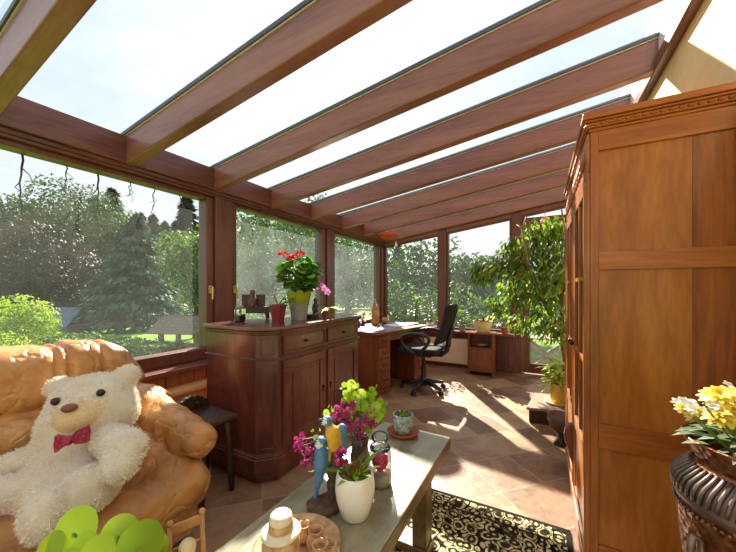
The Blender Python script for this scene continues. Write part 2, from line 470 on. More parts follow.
def ewin(x0, x1, z0, zs):
    global wn
    r = sroot('window_%d' % wn, ((x0+x1)/2, YE, z0)); wn += 1
    t = lambda x: roofz(x)-.055 if zs is None else zs
    f = .035
    b = MB()
    def bar(a0, a1, c0, c1, d0, d1):
        b.hexa([(a0, 5.27, c0), (a1, 5.27, c1), (a1, 5.34, c1), (a0, 5.34, c0)], [(a0, 5.27, d0), (a1, 5.27, d1), (a1, 5.34, d1), (a0, 5.34, d0)])
    bar(x0, x0+f, z0, z0, t(x0), t(x0+f)); bar(x1-f, x1, z0, z0, t(x1-f), t(x1))
    bar(x0+f, x1-f, z0, z0, z0+f, z0+f); bar(x0+f, x1-f, t(x0+f)-f, t(x1-f)-f, t(x0+f), t(x1-f))
    b.build('window_frame', M['framez'], r, bev=.004)
    MB().add([(x0+f, 5.31, z0+f), (x1-f, 5.31, z0+f), (x1-f, 5.31, t(x1-f)-f), (x0+f, 5.31, t(x0+f)-f)], [(0, 1, 2, 3)]).build('window_pane', M['endpane'], r)
ewin(-2.5, -1.48, .595, None); ewin(-1.36, -.37, .595, None)
# transom: two narrow lights, with a bar
struct(MB().box(-.23, .54, 5.25, 5.36, 2.09, 2.17).build('trim_%d' % n, M['frame'], bev=.004)); n += 1
ewin(-.23, .54, 2.17, 2.245); 
struct(MB().box(-.23, .54, 5.25, 5.36, 2.245, 2.275).build('trim_%d' % n, M['frame'], bev=.004)); n += 1
ewin(-.23, .54, 2.275, None)
d = sroot('door_1', (.155, YE, 0))
b = MB().box(-.225, -.13, 5.26, 5.33, .02, 2.085).box(.44, .535, 5.26, 5.33, .02, 2.085).box(-.13, .44, 5.26, 5.33, .02, .16).box(-.13, .44, 5.26, 5.33, 1.99, 2.085)
b.build('door_frame', M['framez'], d, bev=.006)
MB().add([(-.13, 5.30, .16), (.44, 5.30, .16), (.44, 5.30, 1.99), (-.13, 5.30, 1.99)], [(0, 1, 2, 3)]).build('door_pane', M['clear'], d)
h = MB().box(-.19, -.165, 5.25, 5.262, .98, 1.12).tube([(-.178, 5.25, 1.08), (-.178, 5.21, 1.08), (-.09, 5.205, 1.08)], .009)
h.build('door_handle', M['brass'], d, bev=.002)
# ================================================================== OUTSIDE
def ground_z(x, y):
    z = -.22
    if x < -3.5: z -= .055*(-3.5-x)
    if x < -30: z += .02*(-30-x)
    return z
def lawnmat():
    t = NT('meadow grass'); v = t.coords(); a = t.noise(v, .6, 5, .6); c = t.noise(v, 12, 4, .7)
    mx = t.mix(a, 'Fac', c, 'Fac', .5); r = t.ramp([(.3, '3a5a1a'), (.5, '5f8428'), (.7, '86a53c')]); t.l(mx, 'Color', r, 'Fac')
    b = t.bsdf(.9, .1); t.l(r, 'Color', b, 'Base Color'); t.bump(c, 'Fac', b, .6, .05); return t.m
g = MB(); xs = [200, 12, 3, -3.5, -6, -10, -15, -20, -30, -45, -70, -250]; ys = [-250, -40, -20, -8, 0, 5, 10, 16, 24, 35, 50, 80, 250]
for y in ys:
    for x in xs: g.v.append((x, y, ground_z(x, y)-(.0 if x < 3 else 0)))
nx = len(xs)
for j in range(len(ys)-1):
    for i in range(nx-1): g.f.append([j*nx+i, j*nx+i+1, (j+1)*nx+i+1, (j+1)*nx+i]); g.mi.append(0)
struct(g.build('lawn', lawnmat(), smooth=True))

M['bark'] = plain('tree bark', '4a3b2f', .9, .1, var=.4, scale=8)
M['fir'] = leafmat('fir needles', '0a1812', '12241a', '1e3422', .08, .7)
M['fir2'] = leafmat('blue green needles', '24443a', '3c634f', '557c60', .2, .7)
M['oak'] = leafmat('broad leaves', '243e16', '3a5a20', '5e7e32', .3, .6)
M['dark'] = leafmat('deep green leaves', '182c0e', '304f1a', '56802c', .35, .6)  # dark green leaf tones, picked at random per leaf
M['young'] = leafmat('young leaves', '3c5a1a', '587a26', '7c9c38', .4)
M['beech'] = leafmat('copper beech leaves', '241a1c', '33272a', '473634', .15, .6)
M['lime'] = leafmat('bright yellow green leaves', '6a8e12', '93b01e', 'b4c838', .5, .6)
M['hedge'] = leafmat('hedge leaves', '26481a', '3c6824', '6c9a34', .35, .6)

def conifer_mesh(H, R, nl, seed):
    r = np.random.default_rng(seed); t = r.uniform(.06, 1, nl)**.85; a = r.uniform(0, 2*PI, nl)
    tier = (np.floor(t*16)+.5)/16
    t2 = np.clip(tier+r.normal(0, .012, nl), .03, 1)
    lob = 1+.25*np.sin(a*5+tier*40)
    rr = R*(1-t2)**.85*np.sqrt(r.uniform(.12, 1, nl))*lob+.05
    P = np.stack([rr*np.cos(a), rr*np.sin(a), H*(1-(1-t2))-.16*rr], 1)
    D = np.stack([np.cos(a), np.sin(a), -.45*np.ones(nl)], 1)
    N = np.stack([np.cos(a)*.5, np.sin(a)*.5, np.ones(nl)], 1)
    return cards(P, N, .075*H, .030*H, .35, 0, D)
def crown_pts(blobs, n, seed):
    r = np.random.default_rng(seed); vol = np.array([b[3]**2 for b in blobs]); ch = r.choice(len(blobs), n, p=vol/vol.sum())
    d = r.normal(0, 1, (n, 3)); d /= np.linalg.norm(d, axis=1)[:, None]
    B = np.array(blobs); P = B[ch, :3]+d*B[ch, 3:4]*(r.uniform(.45, 1.05, n)[:, None]**.6)
    return P, d
def rblobs(c, R, n, seed, flat=.8, s=.45):
    r = np.random.default_rng(seed); out = []
    for i in range(n):
        d = r.normal(0, 1, 3); d /= np.linalg.norm(d); q = r.uniform(.35, .75)
        out.append((c[0]+d[0]*R*q, c[1]+d[1]*R*q, c[2]+d[2]*R*q*flat, R*s*r.uniform(.7, 1.2)))
    return out
def tree(name, label, group, loc, kind, H, R, nl, mat, leaf, seed):
    t = thing(name, label, 'tree', loc, group)
    if kind == 'fir':
        cardmesh('foliage', conifer_mesh(H, R, nl, seed), M[mat], t, world=False)
        MB().tube([(0, 0, 0), (0, 0, H*.5), (0, 0, H*.97)], [.025*H, .015*H, .003*H]).build('trunk', M['bark'], t, world=False)
    else:
        bl = rblobs((0, 0, H*.6), R, 16, seed, H*.42/R)
        P, N = crown_pts(bl, nl, seed)
        cardmesh('foliage', cards(P, N, leaf, leaf*.6, .5, .3), M[mat], t, world=False)
        b = MB().tube([(0, 0, 0), (.05*R, 0, H*.3), (0, .05*R, H*.6)], [.03*H, .022*H, .012*H])
        for i in range(5):
            q = bl[i]; b.tube([(0, 0, H*.28), (q[0]*.5, q[1]*.5, H*.28+(q[2]-H*.28)*.6), q[:3]], [.014*H, .009*H, .003*H], 6)
        b.build('trunk', M['bark'], t, world=False)
    return t
def gp(px, d):
    p = pix(px, 300, d); p.z = ground_z(p.x, p.y); return p
# far forest: two conifer models repeated
def far_firs():
    A = tree('conifer', 'x', 'far fir trees of the forest edge', (0, 0, 0), 'fir', 15, 3.2, 4200, 'fir', 0, 11)
    B = tree('conifer', 'x', 'far fir trees of the forest edge', (0, 0, 0), 'fir', 13, 2.9, 4200, 'fir2', 0, 12)
    spots = [(-190, 38), (-140, 40), (-90, 37), (-45, 40), (-8, 38), (28, 41), (62, 38), (96, 42), (112, 37), (128, 41), (141, 36), (153, 43), (165, 37), (176, 41), (187, 36), (199, 40), (212, 37), (228, 40), (245, 36), (262, 39), (282, 36), (302, 38), (325, 36), (350, 37), (372, 36), (398, 34)]
    for i, (px, d) in enumerate(spots):
        src = A if i % 3 else B
        p = gp(px, d)
        s = (.92 if px < 130 else .80 if px < 215 else .72 if px < 290 else .52 if px < 360 else .40)+.16*((i*37) % 10)/10
        o = src if i in (0, 1) else dup(src)
        o.location = (p.x, p.y, p.z-.2); o.rotation_euler.z = i*1.7; o.scale = (s*1.15, s*1.15, s)
        tag(o, 'dark fir tree in the far forest edge behind the garden')
far_firs()
for i, (px, d, H, R, mat, lab) in enumerate([
        (66, 30, 14.2, 4.6, 'oak', 'tall pale green leafy tree rising behind the blue-roofed house'),
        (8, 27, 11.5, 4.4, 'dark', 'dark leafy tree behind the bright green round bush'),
        (105, 32, 13.4, 4.0, 'oak', 'leafy tree rising behind the broad central fir'),
        (196, 13, 4.6, 1.5, 'young', 'sunlit yellow-green young tree beside the window post'),
        (262, 11, 5.0, 2.5, 'oak', 'leafy tree outside the window behind the red geranium'),
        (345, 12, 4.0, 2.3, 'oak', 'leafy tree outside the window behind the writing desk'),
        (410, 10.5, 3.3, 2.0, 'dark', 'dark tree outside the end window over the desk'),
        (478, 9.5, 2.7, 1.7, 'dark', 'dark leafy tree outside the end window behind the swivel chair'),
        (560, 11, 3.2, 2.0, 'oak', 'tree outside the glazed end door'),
        (305, 16, 6.2, 3.0, 'dark', 'tall dark tree behind the garden trees of the middle window')]):
    p = gp(px, d); tree('leafy_tree', lab, None, (p.x, p.y, p.z-.1), 'oak', H, R, 9000 if d > 20 else 5000, mat, .34 if d > 20 else (.17 if d < 14 else .24), 30+i)
p = gp(40, 20); tree('copper_beech', 'dark purple-brown leafy tree between the round bush and the central fir', None, (p.x, p.y, p.z-.1), 'oak', 6.4, 3.6, 8000, 'beech', .26, 77)
p = gp(137, 19); tree('broad_fir', 'broad grey-green fir standing in the middle of the garden', None, (p.x, p.y, p.z-.1), 'fir', 7.0, 3.1, 9000, 'fir2', 0, 5)
p = gp(-35, 16); tree('broad_fir', 'dark fir behind the left end of the sofa', None, (p.x, p.y, p.z-.1), 'fir', 6.5, 2.6, 3000, 'fir', 0, 6)
def bush(name, label, p, R, H, mat, n, leaf, seed, cat='bush', flat=.85):
    t = thing(name, label, cat, p)
    bl = rblobs((0, 0, H*.5), R, 14, seed, flat, .5)
    P, N = crown_pts(bl, n, seed); P[:, 2] = np.maximum(P[:, 2], .02)
    cardmesh('foliage', cards(P, N, leaf, leaf*.6, .45), M[mat], t, world=False)
    b = MB()
    for i in range(5): b.tube([(0, 0, -.1), tuple(x*.5 for x in bl[i][:2])+(bl[i][2]*.6,), bl[i][:3]], [.04, .03, .008], 6)
    b.build('stem', M['bark'], t, world=False); return t
bush('round_bush', 'round bright yellow-green bush behind the sofa back', gp(9, 7.5), .95, 1.95, 'lime', 6500, .085, 3)
bush('round_bush', 'bright green bush cut by the left edge of the photo', gp(-24, 6.2), .6, 1.1, 'lime', 2600, .08, 4)
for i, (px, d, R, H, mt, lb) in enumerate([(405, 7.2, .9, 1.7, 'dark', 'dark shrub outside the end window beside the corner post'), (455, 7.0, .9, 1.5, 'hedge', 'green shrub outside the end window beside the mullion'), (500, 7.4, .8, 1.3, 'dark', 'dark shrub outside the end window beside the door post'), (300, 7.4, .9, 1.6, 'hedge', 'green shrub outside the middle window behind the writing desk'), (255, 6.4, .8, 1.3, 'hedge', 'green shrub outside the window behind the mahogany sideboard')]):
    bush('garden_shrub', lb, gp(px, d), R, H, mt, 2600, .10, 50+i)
# clipped hedge along the garden
a, c = gp(62, 6.6), gp(168, 5.4)
h = thing('clipped_hedge', 'long clipped hedge with a sunlit top beyond the sofa', 'hedge', ((a.x+c.x)/2, (a.y+c.y)/2, (a.z+c.z)/2))
Ld = np.array(c-a); Ld[2] = 0; nn = np.array([-Ld[1], Ld[0], 0])/np.linalg.norm(Ld); k = 6000
r = np.random.default_rng(8); f = r.integers(0, 4, k); s1 = r.uniform(0, 1, k); s2 = r.uniform(-1, 1, k); zz = r.uniform(0, .62, k)
off = np.where(f < 2, np.where(f == 0, -.3, .3)+0*s2, s2*.3); zz = np.where(f >= 2, .62+.03*r.normal(0, 1, k), zz)
P = np.array(a)[None]+Ld[None]*s1[:, None]+nn[None]*off[:, None]; P[:, 2] = ground_z(-6, 3)+zz+.02*np.sin(s1*40)
N = np.where((f >= 2)[:, None], np.array([0, 0, 1.]), nn[None]*np.sign(off)[:, None])
cardmesh('foliage', cards(P, N, .09, .055, .6), M['hedge'], h)
for i in range(9):
    q = a.lerp(c, (i+.5)/9); st = MB(); st.tube([(q.x, q.y, ground_z(q.x, q.y)-.05), (q.x+.03, q.y, ground_z(q.x, q.y)+.5)], [.03, .012], 6); st.build('stem', M['bark'], h)
# far house with a blue roof
M['blueroof'] = plain('blue grey roof', '5a6684', .5, .4, var=.06, scale=2)
M['render'] = plain('weathered house wall', '9a8a76', .8, .2)
p = gp(64, 17); hz0 = p.z
ho = thing('garden_house', 'small far house with a blue-grey roof beside the round bush', 'house', tuple(p), rotz=rad(28.3+0))
MB().box(-.85, .85, -.7, .7, -.3, .66).build('wall', M['render'], ho, world=False)
MB().extr([(-1.0, -.95, .60), (-1.0, 0, 1.56), (-1.0, .95, .60), (-1.0, .95, .53), (-1.0, 0, 1.47), (-1.0, -.95, .53)], (2.0, 0, 0)).build('roof', M['blueroof'], ho, world=False)
MB().box(-.4, .1, -.73, -.68, .1, .45).build('window', M['gasket'], ho, world=False)
# little open shelter with a shingled roof
M['shingle'] = plain('grey shingles', '6a5f5a', .8, .2, var=.35, scale=25)
M['greywood'] = wood('weathered grey wood', '6d6258', '8a7e72', 'a39688', 'z', 8, 8, .8)
p = gp(187, 6.1)
sh = thing('wood_shelter', 'small open wooden shelter with a shingled roof outside the big window', 'shelter', tuple(p), rotz=rad(20))
for sx in (-.36, .36):
    for sy in (-.22, .22): MB().box(sx-.035, sx+.035, sy-.035, sy+.035, -.1, .86).build('post', M['greywood'], sh, world=False)
rb = MB()
for sgn in (-1, 1):
    for k in range(6):
        y0, y1 = sgn*(.42-.07*k), sgn*(.42-.07*(k+1.25)); z0, z1 = .80+.05*k, .80+.05*(k+1.25)
        rb.hexa([(-.5, y0, z0), (.5, y0, z0), (.5, y0, z0+.018), (-.5, y0, z0+.018)], [(-.5, y1, z1), (.5, y1, z1), (.5, y1, z1+.012), (-.5, y1, z1+.012)])
rb.build('roof', M['shingle'], sh, world=False)
MB().box(-.4, .4, -.25, .25, .36, .42).build('shelf', M['greywood'], sh, world=False)
# stone on the shelter's shelf, a low cross-legged table outside the door
bounds((p.x-.25, p.y-.25, p.z+.38), (p.x+.25, p.y+.25, p.z+.68))
o, _, _ = blob('garden_stone', [(d_ell((p.x, p.y, p.z+.495), (.2, .13, .085)), 0)], .02, plain('pale stone', 'a89f92', .85, .2, var=.2, scale=14), None, disp=lambda P: .01*np.sin(P[..., 0]*30)*np.sin(P[..., 1]*37))
tag(o, 'pale rounded stone lying in the wooden shelter outside', 'stone')
p = Vector((.12, 6.5, -.22))
ft = thing('garden_table', 'low grey slatted table with crossed legs outside the end door', 'table', tuple(p))
for k in range(5): MB().box(-.45, .45, -.25+.105*k, -.165+.105*k, .60, .625).build('slat', M['greywood'], ft, world=False)
for sy in (-.2, .2):
    MB().hexa([(-.42, sy-.02, 0), (-.34, sy-.02, 0), (-.34, sy+.02, 0), (-.42, sy+.02, 0)], [(.34, sy-.02, .6), (.42, sy-.02, .6), (.42, sy+.02, .6), (.34, sy+.02, .6)]).build('leg', M['greywood'], ft, world=False)
    MB().hexa([(.34, sy-.045, 0), (.42, sy-.045, 0), (.42, sy-.022, 0), (.34, sy-.022, 0)], [(-.42, sy-.045, .6), (-.34, sy-.045, .6), (-.34, sy-.022, .6), (-.42, sy-.022, .6)]).build('leg', M['greywood'], ft, world=False)
# bare vine tendrils hanging from the eaves outside the long windows
M['vine'] = plain('dark vine stem', '2a211c', .9, .1)
vx = -2.66
def vine(y, z1, L, seed, label, grp, w=.006):
    r = random.Random(seed); pts = []; k = 9; yy = y
    for i in range(k):
        pts.append((vx+.01*r.uniform(-1, 1), yy, z1-L*i/(k-1))); yy += r.uniform(-.014, .014)
    t = MB().tube(pts, [w*(1-.5*i/(k-1)) for i in range(k)], 5)
    for i in (2, 4, 6):
        q = pts[i]; t.tube([q, (q[0], q[1]+r.uniform(-.05, .05), q[2]-.03), (q[0], q[1]+r.uniform(-.06, .06), q[2]-.07)], [w*.6, w*.5, w*.3], 4)
    o = t.build('hanging_vine', M['vine']); tag(o, label, 'vine', grp)
for i, (y, L, lb) in enumerate([(.68, .36, 'long dark vine tendril nearest the left edge of the big window'), (.875, .20, 'short forked vine tendril second from the left in the big window'), (1.04, .36, 'long dark vine tendril third from the left in the big window'), (1.24, .12, 'very short vine tendril in the big window'), (1.42, .26, 'thin vine tendril fifth from the left in the big window'), (1.60, .2, 'thin vine tendril nearest the post in the big window')]):
    vine(y, 2.05, L, i, lb, 'vine tendrils outside the big window', .006 if L > .3 else .004)
for i in range(9): vine(2.14+.15*i, 2.05, .10+.20*((i*7) % 5)/5, 20+i, 'thin dark vine tendril hanging outside the window behind the geranium', 'vine tendrils outside the middle window', .003)
for i in range(8): vine(3.76+.165*i, 2.05, .10+.17*((i*3) % 5)/5, 40+i, 'thin dark vine tendril hanging outside the window beside the corner post', 'vine tendrils outside the corner window', .003)
# ================================================================== FURNITURE
def leather():
    t = NT('tan leather'); v = t.coords(); a = t.noise(v, 3.2, 4, .6, .5); c = t.noise(v, 140, 3, .6)
    r = t.ramp([(.3, '94602f'), (.5, 'b98248'), (.72, 'd2a470')]); t.l(a, 'Fac', r, 'Fac')
    b = t.bsdf(.36, .5); t.l(r, 'Color', b, 'Base Color')
    w = t.n('TexNoise'); w.noise_type = 'RIDGED_MULTIFRACTAL'; w.inputs['Scale'].default_value = 3.5; w.inputs['Detail'].default_value = 4; w.inputs['Distortion'].default_value = .5; t.l(v, 'Vector', w, 'Vector')
    dn = t.noise(v, 5, 3, .6); dv = t.n('VectorMath', operation='SCALE'); dv.inputs['Scale'].default_value = .22; t.l(dn, 'Color', dv, 0)
    av = t.n('VectorMath', operation='ADD'); t.l(v, 'Vector', av, 0); t.l(dv, 'Vector', av, 1)
    vo = t.n('TexVoronoi', feature='DISTANCE_TO_EDGE'); vo.inputs['Scale'].default_value = 6.5; t.l(av, 'Vector', vo, 'Vector')
    cz = t.n('MapRange'); cz.inputs['From Max'].default_value = .09; cz.inputs['To Max'].default_value = .55; t.l(vo, 'Distance', cz, 'Value')
    cl = t.n('Clamp'); cl.inputs['Max'].default_value = 2.0; t.l(w, 'Fac', cl, 'Value')
    ml = t.n('Math', operation='MULTIPLY'); ml.inputs[1].default_value = -.25; t.l(cl, 'Result', ml, 0)
    ad = t.n('Math', operation='ADD'); cm = t.n('Math', operation='MULTIPLY'); cm.inputs[1].default_value = .12; t.l(c, 'Fac', cm, 0)
    a2 = t.n('Math', operation='ADD'); t.l(ml, 'Value', a2, 0); t.l(cz, 'Result', a2, 1); t.l(a2, 'Value', ad, 0); t.l(cm, 'Value', ad, 1)
    t.bump(ad, 'Value', b, .36, .03); return t.m
M['leather'] = leather()
def fur():
    t = NT('cream plush'); v = t.coords(); a = t.noise(v, 9, 4, .6); c = t.noise(v, 180, 3, .7)
    r = t.ramp([(.3, 'dfd2ba'), (.6, 'efe6d4'), (.8, 'f6efe0')]); t.l(a, 'Fac', r, 'Fac')
    b = t.bsdf(.95, .1); b.inputs['Sheen Weight'].default_value = .4; t.l(r, 'Color', b, 'Base Color'); t.bump(c, 'Fac', b, .8, .01); return t.m
M['plush'] = fur()
M['muzzle'] = plain('tan plush', 'dcc39a', .95, .1, bump=.5, scale=120)
M['mah'] = wood('red mahogany', '3a1a18', '5e2c26', '7e4634', 'z', 5, 4, .28, .04, coat=.35)
M['mahx'] = wood('red mahogany top', '3c1e18', '5b2d22', '70382a', 'y', 6, 9, .22, .03, coat=.4)
M['oak_z'] = wood('golden oak upright', '7a3d14', 'a45a20', 'c07832', 'z', 8, 12, .34, .05, coat=.15)
M['oak_b'] = wood('golden oak panel', '8a4a12', 'ae6420', 'c47e34', 'z', 6, 6, .34, .04, coat=.15)
M['oak_y'] = wood('golden oak rail', '7a3c12', 'a5591e', 'c27a34', 'x', 8, 12, .36, .05, coat=.15)
M['oak_d'] = wood('golden oak door rail', '7a3c12', 'a5591e', 'c27a34', 'y', 8, 12, .36, .05, coat=.15)
M['deskwood'] = wood('red brown desk wood', '56291a', '7c4028', '935137', 'z', 7, 10, .35, coat=.2)
M['deskside'] = wood('orange brown desk side', '5c2e1a', '7d4326', '955834', 'z', 7, 10, .35, coat=.2)
M['dkwood'] = wood('dark carved wood', '241812', '3a271d', '4d3628', 'x', 8, 8, .4)
M['black'] = plain('black plastic', '1d1d1f', .42, .5)
M['blackfab'] = plain('charcoal fabric', '2b2b30', .85, .2, scale=200, bump=.2)
M['chrome'] = plain('grey metal', '8f9092', .3, .5, .9)
M['knob'] = plain('dark bronze', '3b2a1c', .35, .5, .7)

# ---------------------------------------------------------------- sofa
so = thing('sofa', 'tan leather sofa under the big window with a white teddy bear on it', 'sofa', (-1.9, .2, 0))
def wr(P, ax=1.0):
    x, y, z = P[..., 0], P[..., 1], P[..., 2]
    u = x*11+1.7*np.sin(y*13+z*5)+2*z; v = y*12+1.9*np.sin(z*15+x*6)+z*7
    f1 = np.abs(np.sin(u+1.3*np.sin(v)))**.6; f2 = np.abs(np.sin(v*1.4+1.1*np.sin(u*.7)))**.6
    return .009*(f1*f2-.45)+.004*np.sin(x*31+5*np.sin(z*9+y*7))*np.sin(y*27+3*np.sin(x*8))
def seams(P, ys, w=.016, dep=.03):
    s = 0
    for y in ys: s = s-dep*np.exp(-((P[..., 1]-y)/w)**2)
    return s
bounds((-2.48, -.95, .2), (-1.9, 1.25, 1.1))
def tilt(f, c, a):
    ca, sa = math.cos(a), math.sin(a)
    def g(P):
        q = P-np.array(c); x = q[..., 0]*ca-q[..., 2]*sa; z = q[..., 0]*sa+q[..., 2]*ca
        return f(np.stack([x, q[..., 1], z], -1)+np.array(c))
    return g
def backf(P):
    # a padded back, its top corners well rounded
    y = P[..., 1]; yy = np.abs(y-.19); z = P[..., 2]; x = P[..., 0]
    top = .97-.9*np.maximum(0, yy-.62)**2
    r = .25
    qy = np.maximum(yy-(.91-r), 0); qz = np.maximum(z-(top-r), 0)
    dd = np.sqrt(qy**2+qz**2)-r
    bot = .3-z
    dx = np.abs(x+2.22+.10*(z-.5))-.055
    q0 = np.maximum(np.maximum(dd+.10, bot+.05), -1); 
    return np.sqrt(np.maximum(dx, 0)**2+np.maximum(q0, 0)**2)+np.minimum(np.maximum(dx, q0), 0)-.095
o, _, _ = blob('backrest', [(backf, 0)], .014, M['leather'], so, .04,
     disp=lambda P: wr(P)+seams(P, (-.52, -.47, .19, .665, .715, .86), .012, .026)*np.clip((P[..., 2]-.5)*4, 0, 1)-.03*np.exp(-((P[..., 2]-.675)/.022)**2), relax=2)
bounds((-2.42, -.95, .10), (-1.2, 1.02, .78))
o, _, _ = blob('seat_cushion', [(d_box((-2.15, -.75, .18), (-1.36, .84, .395), .09), 0), (d_cap((-1.46, -.7, .33), (-1.46, .80, .33), .095, .095), 0), (d_box((-2.3, -.72, .36), (-2.02, .84, .66), .1), 0), (d_cap((-1.95, .93, .5), (-1.45, .87, .36), .15, .13), 0)], .015, M['leather'], so, .07,
     disp=lambda P: 1.3*wr(P)+seams(P, (-.1, .30), .012, .014)-.012*np.exp(-((P[..., 0]+1.52+.25*(P[..., 1]-.8))/.012)**2)*(P[..., 1] > .3), relax=2)
for side, (yc, sg, nm) in enumerate(((.965, 1, 'armrest'), (-.86, -1, 'armrest'))):
    bounds((-2.45, yc-.35, .04), (-1.1, yc+.35, .85))
    o, _, _ = blob(nm, [(d_cap((-2.18, yc, .60), (-1.92, yc-.005*sg, .598), .12, .115), 0), (d_cap((-1.92, yc-.005*sg, .598), (-1.405, yc-.035*sg, .553), .108, .077), 0),
        (d_box((-2.25, yc-.07, .06), (-1.52, yc+.07, .55), .06), 0), (d_cap((-1.52, yc-.05*sg, .42), (-1.55, yc-.03*sg, .14), .075, .06), 0)], .013, M['leather'], so, .05,
        disp=lambda P: .009*np.sin((P[..., 0]+2)*52+7*P[..., 2]+9*P[..., 1])*np.exp(-((P[..., 2]-.5)/.13)**2)+.9*wr(P)-.018*np.exp(-((P[..., 0]+1.56)/.012)**2)*(P[..., 2] < .6), relax=2)
b = MB().box(-2.28, -1.50, -.85, .98, .05, .30); b.build('base', M['leather'], so, bev=.02)
for x in (-2.2, -1.6):
    for y in (-.78, .92): MB().lathe([(.03, 0), (.035, .03), (.03, .055)], 12, (x, y, 0)).build('foot', M['dkwood'], so, smooth=True)

# ---------------------------------------------------------------- teddy bear
bear = thing('teddy_bear', 'large cream teddy bear with a pink bow tie lounging on the tan sofa', 'teddy bear', tuple(pixz(72, 492, .42)))
A = lambda px, py, d: tuple(pix(px, py, d))
X = np.array
def ballat(p, r): return d_ell(p, r if isinstance(r, tuple) else (r, r, r))
Hd = X(A(94, 406, 1.49))
fwd = X((.72, -.64, .24)); fwd = fwd/np.linalg.norm(fwd); rt = X((.58, .80, .10)); rt = rt-fwd*(rt@fwd); rt /= np.linalg.norm(rt); upv = np.cross(fwd, rt)
R3 = np.stack([rt, fwd, upv], 0)      # rows: head axes
def hp(a, f, u): return Hd+rt*a+fwd*f+upv*u
mz = hp(-.008, .135, -.03)
prims = [(d_ell(Hd, (.168, .155, .15), R3), 0), (d_ell(hp(0, .02, -.055), (.175, .14, .11), R3), 0), (d_ell(hp(-.06, .03, -.07), (.13, .12, .10), R3), 0),
   (d_ell(mz, (.082, .07, .062), R3), 1, .012),
   (d_ell(hp(.132, -.01, .115), (.058, .034, .05), R3), 0, .025), (d_ell(hp(-.128, -.01, .115), (.058, .034, .05), R3), 0, .025),
   (ballat(A(74, 452, 1.43), (.165, .15, .14)), 0), (ballat(A(72, 482, 1.34), (.19, .17, .135)), 0),
   (d_cap(A(110, 440, 1.35), A(127, 447, 1.25), .064, .064), 0, .012), (d_cap(A(127, 448, 1.25), A(120, 465, 1.19), .066, .060), 0, .012),
   (d_cap(A(46, 453, 1.38), A(10, 466, 1.33), .058, .052), 0, .012), (d_cap(A(10, 466, 1.33), A(-26, 478, 1.27), .052, .056), 0, .012),
   (d_cap(A(98, 484, 1.24), A(86, 492, 1.16), .080, .078), 0, .012), (d_cap(A(86, 492, 1.16), A(56, 511, 1.08), .078, .066), 0, .012),
   (d_ell(A(42, 516, 1.04), (.072, .055, .085)), 0, .015),
   (d_cap(A(46, 484, 1.30), A(10, 494, 1.24), .075, .07), 0, .012), (d_cap(A(10, 494, 1.24), A(-36, 508, 1.18), .07, .08), 0, .012)]
bounds((-2.35, .0, .3), (-1.3, 1.1, .95))
body, V, F = blob('body', prims, .0115, [M['plush'], M['muzzle']], bear, .035, relax=2)
# plush pile: short tufts all over
fn = np.cross(V[F[:, 1]]-V[F[:, 0]], V[F[:, 3]]-V[F[:, 0]]); fn /= np.linalg.norm(fn, axis=1)[:, None]+1e-9
kk = RNG.integers(0, len(F), 26000); w4 = RNG.dirichlet((1, 1, 1, 1), len(kk))
Pp = (V[F[kk]]*w4[..., None]).sum(1); Nn = fn[kk]
# all normals outward
cen = V.mean(0)
T = Nn*.7+RNG.normal(0, .45, Nn.shape)+X((0, -.1, -.35)); T /= np.linalg.norm(T, axis=1)[:, None]
B = np.cross(T, RNG.normal(0, 1, T.shape)); B /= np.linalg.norm(B, axis=1)[:, None]
ln = RNG.uniform(.007, .013, len(kk))[:, None]
nm = np.linalg.norm(Pp-mz, axis=1) > .08
Q = np.stack([Pp-B*.0016-Nn*.002, Pp+B*.0016-Nn*.002, Pp+T*ln+B*.0004, Pp+T*ln-B*.0004], 1)[nm].reshape(-1, 3)
M['tuft'] = plain('cream plush pile', 'f3ebdb', .95, .05)
o = cardmesh('fur', Q, M['tuft'], bear); o['kind'] = 'stuff'
bear_no = MB(); bear_no.ball(tuple(hp(-.008, .20, .012)), .027, 14, 10, (1.0, 1.0, .62)); bear_no.build('nose', plain('brown nose', '7d4e36', .5), bear, smooth=True)
for a in (.075, -.08):
    MB().ball(tuple(hp(a, .137, .05)), .0165, 12, 8).build('eye', plain('glossy dark eye', '14110f', .12), bear, smooth=True)
def sat():
    t = NT('pink check ribbon'); v = t.coords(rot=(.3, .5, .2)); ck = t.n('TexChecker'); ck.inputs['Scale'].default_value = 70; t.l(v, 'Vector', ck, 'Vector')
    ck.inputs['Color1'].default_value = lin('b8284f'); ck.inputs['Color2'].default_value = lin('7d1c3a'); b = t.bsdf(.35, .5); t.l(ck, 'Color', b, 'Base Color'); return t.m
M['ribbon'] = sat()
bp = X(A(73, 438, 1.255)); bx = X(CR+(0,)); bx = X((CR[0], CR[1], .33)); bx /= np.linalg.norm(bx); by = X((0, 0, 1.0))
bow = thing('bow_tie', None, None); bow.parent = bear; bow.name = 'bow_tie'; bow.location = Vector(bp)-bear.location
bt = MB()
for sg in (-1, 1):
    q = [bp+bx*sg*t+by*(h)+X((CF[0], CF[1], 0))*(-e) for t, h, e in ((.008, .012, .02), (.035, .026, .03), (.066, .036, .012), (.07, 0, .016), (.066, -.036, .012), (.035, -.024, .03), (.008, -.012, .02))]
    bt.extr(q, tuple(X((CF[0], CF[1], 0))*.022))
bt.build('ribbon_loops', M['ribbon'], bow, bev=.006, seg=3)
MB().ball(tuple(bp-X((CF[0], CF[1], 0))*.02), .018, 12, 8, (1, 1, 1.1)).build('knot', M['ribbon'], bow, smooth=True)

